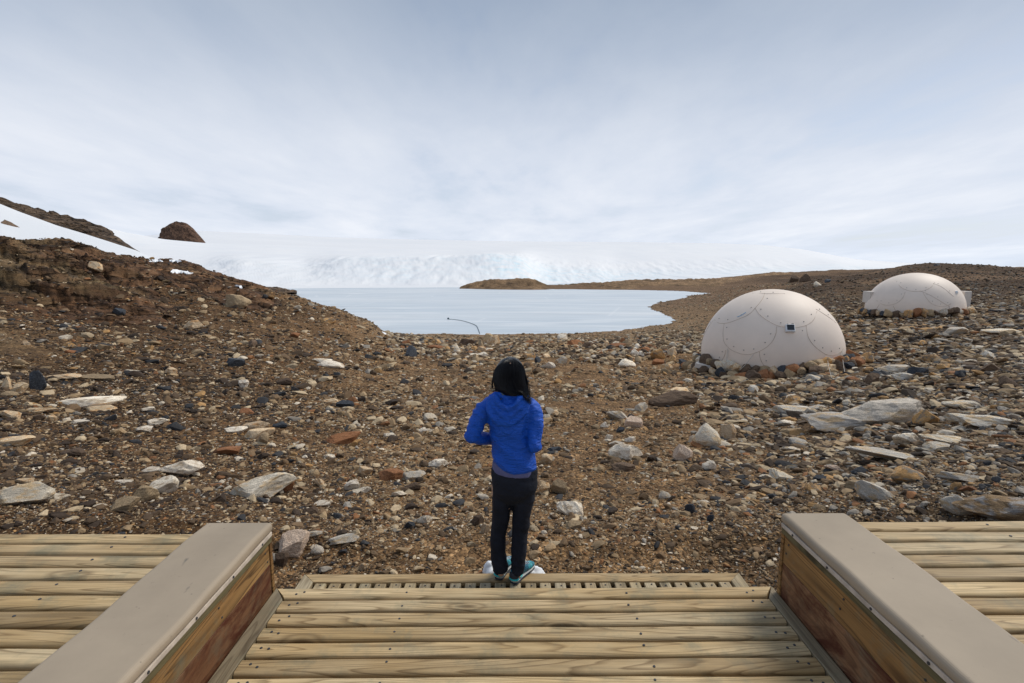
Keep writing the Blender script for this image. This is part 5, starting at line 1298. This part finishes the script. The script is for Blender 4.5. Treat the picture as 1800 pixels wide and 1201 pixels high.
# trousers
mb = MB()
mb.ring_loft([ring(864, 943.5, 820, .105), ring(863.5, 945, 832, .115), ring(863.5, 945, 848, .118), ring(864, 944, 860, .115), ring(869, 939, 872, .09), ring(878, 930, 884, .05)][::-1])
def leg(rs):
    mb.ring_loft([ring(a, b, y, ry, yy) for a, b, y, ry, yy in rs][::-1])
leg([(864, 901, 852, .10, 3.31), (864.5, 900.5, 870, .088, 3.32), (865, 898, 890, .080, 3.33), (864.5, 896, 910, .072, 3.34), (863, 892, 930, .066, 3.345), (861.5, 889.5, 945, .064, 3.34), (861.5, 889.5, 960, .064, 3.33), (862, 891, 978, .062, 3.32), (864, 893, 992, .060, 3.315), (866, 893.5, 1003, .058, 3.31)])
leg([(899.5, 944, 852, .10, 3.30), (900, 941, 870, .09, 3.31), (900.5, 937, 888, .08, 3.315), (900.5, 932.5, 910, .072, 3.32), (900, 929, 930, .066, 3.32), (899, 927.5, 948, .063, 3.31), (898, 926, 965, .062, 3.30), (897, 924.5, 982, .060, 3.29), (898, 922.5, 996, .058, 3.285), (899, 921, 1006, .055, 3.28)])
def tdisp(co, nr):
    x, y, z = co.T; return 0.006 * fbm(x * 9 + z * 4, z * 16 + x * 5, 3, 3) + 0.012 * (ridged(z * 11 + x * 3, x * 5 + y * 4, 2, 8) - 0.6) * (sstep(-z, 0.15, 0.40) + 0.4)
bake(mb.bm, 0.006, 7, 'trousers', MAT['trousers'], body, ORG, tdisp)
# shirt hem
mb = MB().ring_loft([ring(865.5, 942.5, 829, .121), ring(865, 942.5, 822, .121), ring(866, 941, 812, .116)])
for v in mb.bm.verts: v.co.z -= (v.co.x - ORG[0]) * 0.09 - 0.004
bake(mb.bm, 0.006, 2, 'shirt', MAT['hem_shirt'], body, ORG)
mb = MB(); limb(mb, [pt(882, 700, 3.25), pt(883, 692, 3.25), pt(885, 684, 3.26)], [.03, .028, .026]); bake(mb.bm, 0.006, 2, 'collar', MAT['collar'], body, ORG)
# jacket
mb = MB()
mb.ring_loft([ring(880, 908, 694, .075), ring(868, 922, 699, .09), ring(858, 931, 705, .100), ring(853, 937, 713, .108), ring(852, 938, 724, .115), ring(855, 935, 738, .120), ring(859, 931, 752, .118), ring(862, 930, 766, .114), ring(864, 934, 780, .116), ring(864, 939, 795, .122), ring(864.5, 942.5, 808, .128), ring(866, 943, 816, .128), ring(868, 941, 821, .120)][::-1])
for v in mb.bm.verts:
    if v.co.z < pt(900, 800)[2]: v.co.z -= (v.co.x - ORG[0]) * 0.08
limb(mb, [pt(862, 710), pt(852, 722, 3.29), pt(840, 742, 3.27), EL + np.array([.014, 0, .006])], [.052, .060, .054, .044])
limb(mb, [EL + np.array([.010, 0, .006]), (EL * 0.6 + WL * 0.4) + np.array([0, 0, .004]), WL], [.045, .044, .036])
limb(mb, [pt(928, 710), pt(936, 722, 3.29), pt(939, 748, 3.26), ER + np.array([-.012, 0, .008])], [.052, .060, .056, .044])
limb(mb, [ER + np.array([-.010, 0, .008]), (ER + WR) / 2, WR], [.044, .042, .034])
def jdisp(co, nr):
    x, y, z = (co - np.array(ORG)).T
    d = 0.0045 * fbm(x * 14 + 3, z * 14, 3, 1)
    fold = ridged((z * 9 + x * 7), x * 2.2 - z * 1.5 + y * 3, 2, 12); d += 0.036 * (fold - 0.62) * (0.45 + 0.55 * sstep(-z, -0.75, -0.35))
    arm = np.clip((np.abs(x) - 0.16) / 0.03, 0, 1); f2 = ridged(z * 17 + x * 9, y * 4 + x * 4, 2, 22); d += arm * 0.020 * (f2 - 0.6)
    hem = np.exp(-((z - 0.56) / 0.035) ** 2); d += hem * 0.009 * np.sin(np.arctan2(y, x) * 17 + 2 * np.sin(z * 30)) * 0.6
    return d
bake(mb.bm, 0.0058, 7, 'jacket', MAT['jacket'], body, ORG, jdisp)
# hood hanging on the back
mb = MB()
def drape(pxs, r, y0, bulge): 
    pts = [pt(x, y, y0 - bulge * math.sin(math.pi * i / (len(pxs) - 1))) for i, (x, y) in enumerate(pxs)]
    limb(mb, pts, r, 12)
drape([(861, 702), (862, 718), (871, 733), (888, 741), (904, 738), (919, 724), (929, 706)], [.022, .028, .032, .034, .032, .028, .020], 3.225, .030)
drape([(866, 700), (869, 713), (878, 725), (890, 731), (902, 727), (913, 715), (922, 702)], [.020, .024, .028, .030, .028, .024, .018], 3.215, .028)
drape([(871, 698), (875, 707), (883, 715), (892, 718), (902, 714), (911, 706), (916, 698)], [.018, .020, .022, .024, .022, .020, .016], 3.205, .020)
drape([(864, 697), (876, 694), (892, 697), (908, 696), (925, 698)], [.018, .022, .02, .022, .018], 3.23, -.01)
mb.ball(pt(893, 715, 3.235), 0.075, 3, (1.05, 0.5, 0.85))
def hdisp(co, nr):
    x, y, z = (co - np.array(ORG)).T; return 0.013 * (ridged(x * 12 + z * 6, z * 16 - np.abs(x) * 14, 2, 6) - 0.6) + 0.003 * fbm(x * 30, z * 30, 2, 4)
bake(mb.bm, 0.0055, 3, 'hood', MAT['jacket'], body, ORG, hdisp)
# hair: a smooth mass plus many strands, blown to the right at the ends
mb = MB()
mb.ring_loft([ring(890, 904, 628.5, .03, 3.33), ring(883, 911, 631.5, .062, 3.33), ring(876, 917, 638, .088, 3.33), ring(871, 921, 648, .102, 3.325), ring(868, 923, 660, .106, 3.315), ring(867, 924, 672, .100, 3.305), ring(869, 924, 683, .085, 3.29), ring(877, 924, 690, .060, 3.27), ring(888, 927, 694.5, .040, 3.245)][::-1])
tmp = bake(mb.bm, 0.006, 3, 'hair', MAT['hair'], None, (0, 0, 0), lambda co, nr: 0.0025 * fbm(co[:, 0] * 90, co[:, 2] * 9, 2, 5))
hm = tmp.data; n = len(hm.vertices); hv = np.zeros(n * 3); hm.vertices.foreach_get('co', hv); hv = hv.reshape(-1, 3)
bpy.data.objects.remove(tmp)
bm = bmesh.new(); bm.from_mesh(hm); gh = np.random.default_rng(4); sm = MB(); sm.bm.free(); sm.bm = bm
crown = pt(898, 636, 3.28)
for k in range(900):
    a = gh.uniform(-1.0, 1.0); a = math.copysign(abs(a) ** 0.8, a); lo = gh.uniform(0, 1)
    # start on the parting, run over the skull, then fall and sweep right
    xs = np.array([0, .35, .75, .98, 1.0]) * a; prof_x = [898 + 28.5 * q for q in xs]
    ends = 687 + 10 * (a + 1) / 2 + gh.normal(0, 2.5)
    P = [pt(898 + a * 3, 630 + gh.uniform(0, 3), 3.33 - 0.03 * gh.uniform(0, 1)),
         pt(898 + 17 * a, 633.5 + 5 * a * a, 3.33 - .085 * (1 - .6 * a * a)),
         pt(896 + 26.5 * a, 650, 3.318 - .109 * math.sqrt(max(0, 1 - .93 * a * a))),
         pt(895.5 + 28.5 * a, 669, 3.303 - .105 * math.sqrt(max(0, 1 - .93 * a * a))),
         pt(899 + 27 * a + 2, 684, 3.285 - .090 * math.sqrt(max(0, 1 - .93 * a * a))),
         pt(911 + 18 * a + gh.normal(0, 1.5), ends, 3.225 - .03 * math.sqrt(max(0, 1 - .9 * a * a)))]
    if a > 0.2 and gh.uniform() < 0.22: P.append(pt(927 + 6 * a + gh.normal(0, 2.5), 700 + gh.uniform(0, 10), 3.19))
    if a < -0.8 and gh.uniform() < .6: P[-1] = pt(868 + gh.normal(0, 2), 686 + gh.uniform(-4, 3), 3.25); P = P[:6]
    r0 = gh.uniform(.0006, .0013); p_ = spline(P, 5) + gh.normal(0, .0008, 3); sm.tube(p_, np.linspace(r0, r0 * .35, len(p_)), 4)
for k in range(46):                                                                                    # loose hairs
    s = -1 if k % 3 == 0 else 1
    if s < 0: P = [pt(868, 655 + gh.uniform(-6, 8), 3.29), pt(864.5 + gh.normal(0, 1.2), 676, 3.27), pt(866 + gh.normal(0, 2), 684 + gh.uniform(0, 4), 3.26)]
    else: P = [pt(922, 655 + gh.uniform(-8, 12), 3.28), pt(926 + gh.normal(0, 1.5), 677, 3.26), pt(930 + gh.normal(0, 2.4), 696 + gh.uniform(-4, 6), 3.23), pt(933 + gh.normal(0, 2.0), 705 + gh.uniform(-5, 5), 3.2)]
    p_ = spline(P, 6); sm.tube(p_, np.linspace(.0014, .0006, len(p_)), 4)
hair = sm.build('hair', MAT['hair'], body, True); hair.location = -Vector(ORG)
mb = MB().box((-.004, -.002, -.011), (.004, .002, .011), .0015); bmesh.ops.transform(mb.bm, matrix=Matrix.Translation(Vector(pt(897, 640, 3.232))) @ Matrix.Rotation(R(35), 4, 'X'), verts=mb.bm.verts)
mb.build('hair_parting', MAT['skin'], body).location = -Vector(ORG)
# shoes
def shoe(heel, toe):
    h = np.array(heel); t = np.array(toe); d = t - h; L_ = np.linalg.norm(d); yaw = math.atan2(d[1], d[0])
    Mt = Matrix.Translation(Vector((h[0], h[1], ZS))) @ Matrix.Rotation(yaw, 4, 'Z')
    prof = [(0.0, .026, .0), (.02, .034, .0), (.08, .034, .0), (.14, .040, .002), (.19, .046, .004), (.235, .040, .010), (.262, .022, .018)]
    def outline(k): return np.interp(k, [p[0] for p in prof], [p[1] for p in prof])
    def solid(z0, z1f, grow, name, mat, par, sm=3, vox=.0045):
        b = MB(); 
        for x in np.linspace(0.012, .25, 26):
            w = float(outline(x)) * grow; top = z1f(x); c = (x, 0.004 * math.sin(x * 14), (z0 + top) / 2)
            b.ball(c, 1.0, 2, (.018, w, max(.006, (top - z0) / 2)))
        bmesh.ops.transform(b.bm, matrix=Mt, verts=b.bm.verts)
        return bake(b.bm, vox, sm, name, mat, par, ORG)
    sh = solid(0.018, lambda x: float(np.interp(x, [0, .03, .08, .12, .17, .22, .26], [.115, .130, .130, .10, .072, .056, .040])), 0.98, 'shoe', MAT['shoe'], body)
    solid(0.012, lambda x: float(np.interp(x, [0, .05, .12, .26], [.040, .036, .030, .030])), 1.08, 'midsole', MAT['sole'], sh, 2)
    solid(0.001, lambda x: .016, 1.10, 'outsole', MAT['outsole'], sh, 1)
    b = MB(); b.ball((.012, 0, .062), 1.0, 3, (.030, .036, .034)); bmesh.ops.transform(b.bm, matrix=Mt, verts=b.bm.verts); bake(b.bm, .0045, 1, 'heel_counter', MAT['outsole'], sh, ORG)
    b = MB(); b.ball((.010, 0, .040), 1.0, 3, (.028, .040, .013)); b.ball((.06, .0, .038), 1, 3, (.04, .0385, .008)); bmesh.ops.transform(b.bm, matrix=Mt, verts=b.bm.verts); bake(b.bm, .0045, 1, 'heel_trim', MAT['aqua'], sh, ORG)
    b = MB()
    for k in range(5):
        x = .125 + k * .019; zt = float(np.interp(x, [.08, .12, .17, .22], [.112, .095, .070, .056])) + .003; w = .018
        b.tube([(x, -w, zt - .006), (x + .004, 0, zt + .002), (x, w, zt - .006)], .0022, 5)
    bmesh.ops.transform(b.bm, matrix=Mt, verts=b.bm.verts); b.build('laces', MAT['white_paint'], sh, True).location = -Vector(ORG)
shoe(at_z(876, 1020, ZS) + np.array([0, .0, 0]), at_z(897, 990, ZS)); shoe(at_z(902, 1027, ZS), at_z(934, 995, ZS))

# ------------------------------------------------------------------ small things on the land
def patch(px, py, w, h, tilt, lab, nm='snow_patch', mat=None, th=0.05, cat='snow patch', seed=0, yoff=0):
    c0 = on_ground(px, py); dep = depth_of(c0); g = np.random.default_rng(seed)
    # outline on the ground, traced on the slope
    n = 40; ring_ = []
    ca, sa = math.cos(R(tilt)), math.sin(R(tilt))
    for k in range(n):
        a = 2 * math.pi * k / n; rr_ = 1 + 0.22 * math.sin(3 * a + seed) + 0.12 * math.sin(7 * a + 2 * seed)
        dx = w / 2 * rr_ * math.cos(a); dy = h / 2 * rr_ * math.sin(a); q = on_ground(px + dx * ca + dy * sa, py - dx * sa + dy * ca); ring_.append(q)
    V = []; F = []; levels = ((1.0, -0.03), (0.97, th * 0.5), (0.85, th), (0.4, th * 1.2))
    for f, dz in levels:
        for q in ring_:
            p_ = c0 + (q - c0) * f; zz_ = float(ground_z(np.array([p_[0]]), np.array([p_[1]]))[0]); V.append((p_[0], p_[1], zz_ + dz))
    V.append((c0[0], c0[1], float(ground_z(np.array([c0[0]]), np.array([c0[1]]))[0]) + th * 1.25))
    bm = bmesh.new(); vs = [bm.verts.new(v) for v in V]
    for l in range(len(levels) - 1):
        for k in range(n): bm.faces.new([vs[l * n + k], vs[l * n + (k + 1) % n], vs[(l + 1) * n + (k + 1) % n], vs[(l + 1) * n + k]])
    for k in range(n): bm.faces.new([vs[(len(levels) - 1) * n + k], vs[(len(levels) - 1) * n + (k + 1) % n], vs[-1]])
    bmesh.ops.recalc_face_normals(bm, faces=bm.faces[:])
    o = bm_obj(nm, bm, mat or MAT['snow_patch'], None, True, tuple(c0)); tag(o, lab, cat); return o
patch(318, 479, 34, 5, -4, 'largest white snow patch on the brow of the left slope', seed=1)
patch(272, 458, 24, 4, -3, 'small snow patch at the top of the left brow', seed=2)
patch(308, 460, 20, 3, -3, 'thin snow patch right of the small one on the left brow', seed=3)
patch(690, 591, 34, 5, -20, 'narrow white snow strip at the foot of the brow beside the lake', seed=4, th=0.04)
patch(421, 504, 13, 3, -12, 'snow patch at the left end of the lake', seed=5)
# white snow lump beyond the woman's feet
c = at_z(902, 1001, -0.60); c[1] = YS + 0.10
b = MB()
for dx, dy, sx, sy, sz in ((-.14, 0, .07, .07, .085), (-.05, .03, .12, .08, .07), (.09, .0, .12, .07, .075), (.17, -.01, .07, .05, .065), (-.17, .02, .05, .05, .10)):
    b.ball((c[0] + dx, c[1] + dy, -0.585), 1.0, 3, (sx, sy, sz))
o = bake(b.bm, 0.01, 3, 'snow_lump', MAT['snow_patch'], None, tuple(c), lambda co, nr: 0.022 * fbm(co[:, 0] * 22, co[:, 1] * 22 + co[:, 2] * 20, 4, 3))
tag(o, 'lump of white snow behind the front board of the step, at the woman\'s feet', 'snow lump')
# cable on the ice
pts = [at_z(x, y, LAKE_Z + 0.05) for x, y in ((788, 560.5), (800, 561.5), (815, 564), (828, 568), (837, 572), (840.5, 578), (843.5, 586))]
o = MB().tube(spline(pts, 8), 0.035, 6).ball(pts[0] + np.array([0, 0, .08]), 0.16, 2).build('cable', mat_plain('dark_cable', (0.10, 0.14, 0.16), 0.7, 0.3), None, True, tuple(pts[0])); tag(o, 'thin dark bent cable lying on the frozen lake', 'cable')
# the lone far peak
def peak():
    bm = bmesh.new(); Yd = 640.0
    outl = [(283, 420), (287, 412), (291, 402), (297, 395.5), (304, 391), (312, 389), (320, 390), (328, 393), (335, 398), (341, 405), (347, 413), (353, 421), (358, 427)]
    V0, F0 = ico(5); L_ = at_y(283, 425, Yd); Rr = at_y(358, 430, Yd); cx = (L_[0] + Rr[0]) / 2; hw = (Rr[0] - L_[0]) / 2; zb = at_y(320, 440, Yd)[2]
    top = np.array([at_y(x, y, Yd) for x, y in outl])
    V = []
    for v in V0:
        a = math.atan2(v[1], v[0]); z = max(v[2], -0.2); rad = math.hypot(v[0], v[1])
        # height above the base as a function of the distance across, from the photographed outline, thinning to front and back
        xx = cx + hw * rad * math.cos(a); side = hw * rad * math.sin(a) * 0.8
        zt = np.interp(xx, top[:, 0], top[:, 2]) - zb; f = max(0, 1 - (abs(side) / (hw * 0.8)) ** 2.2)
        V.append((xx, Yd + side, zb + (zt * f if v[2] > 0 else -3)))
    V = np.array(V); n_ = ridged(V[:, 0] * 0.10 + V[:, 2] * .06, V[:, 1] * 0.08 + V[:, 2] * 0.12, 5, 3) - 0.6; n2 = fbm(V[:, 0] * 0.3, V[:, 2] * 0.3 + V[:, 1] * .2, 3, 8)
    m_ = V0[:, 2] > 0.02; V[m_, 1] -= (6 * n_ + 2.5 * n2)[m_]; V[m_, 2] += (1.6 * n2 + 1.2 * n_)[m_]
    o = mesh_np('rock_peak', V, F0, MAT['outcrop'], smooth=False, col=np.ones((len(V), 3)) * np.array([0.78, 0.66, 0.66]), loc=(cx, Yd, zb)); tag(o, 'lone domed brown rock peak rising out of the snow on the left skyline', 'rock peak')
peak()
# dark rock poking out of the snow slope
p = at_y(18, 397, 62); o = place_rock('rock', tuple(p), (1.0, 0.8, 0.35), (0, R(35), 0), 'brown', ROCKS, 4); tag(o, 'small dark rock poking out of the snow slope at the left edge', 'rock')
p = at_y(1647, 467, 150); o = place_rock('boulder', tuple(p), (1.1, 0.9, 0.55), (0, 0, 0), 'slate', ROCKS, 6); tag(o, 'small black boulder on the skyline above the far dome', 'rock')
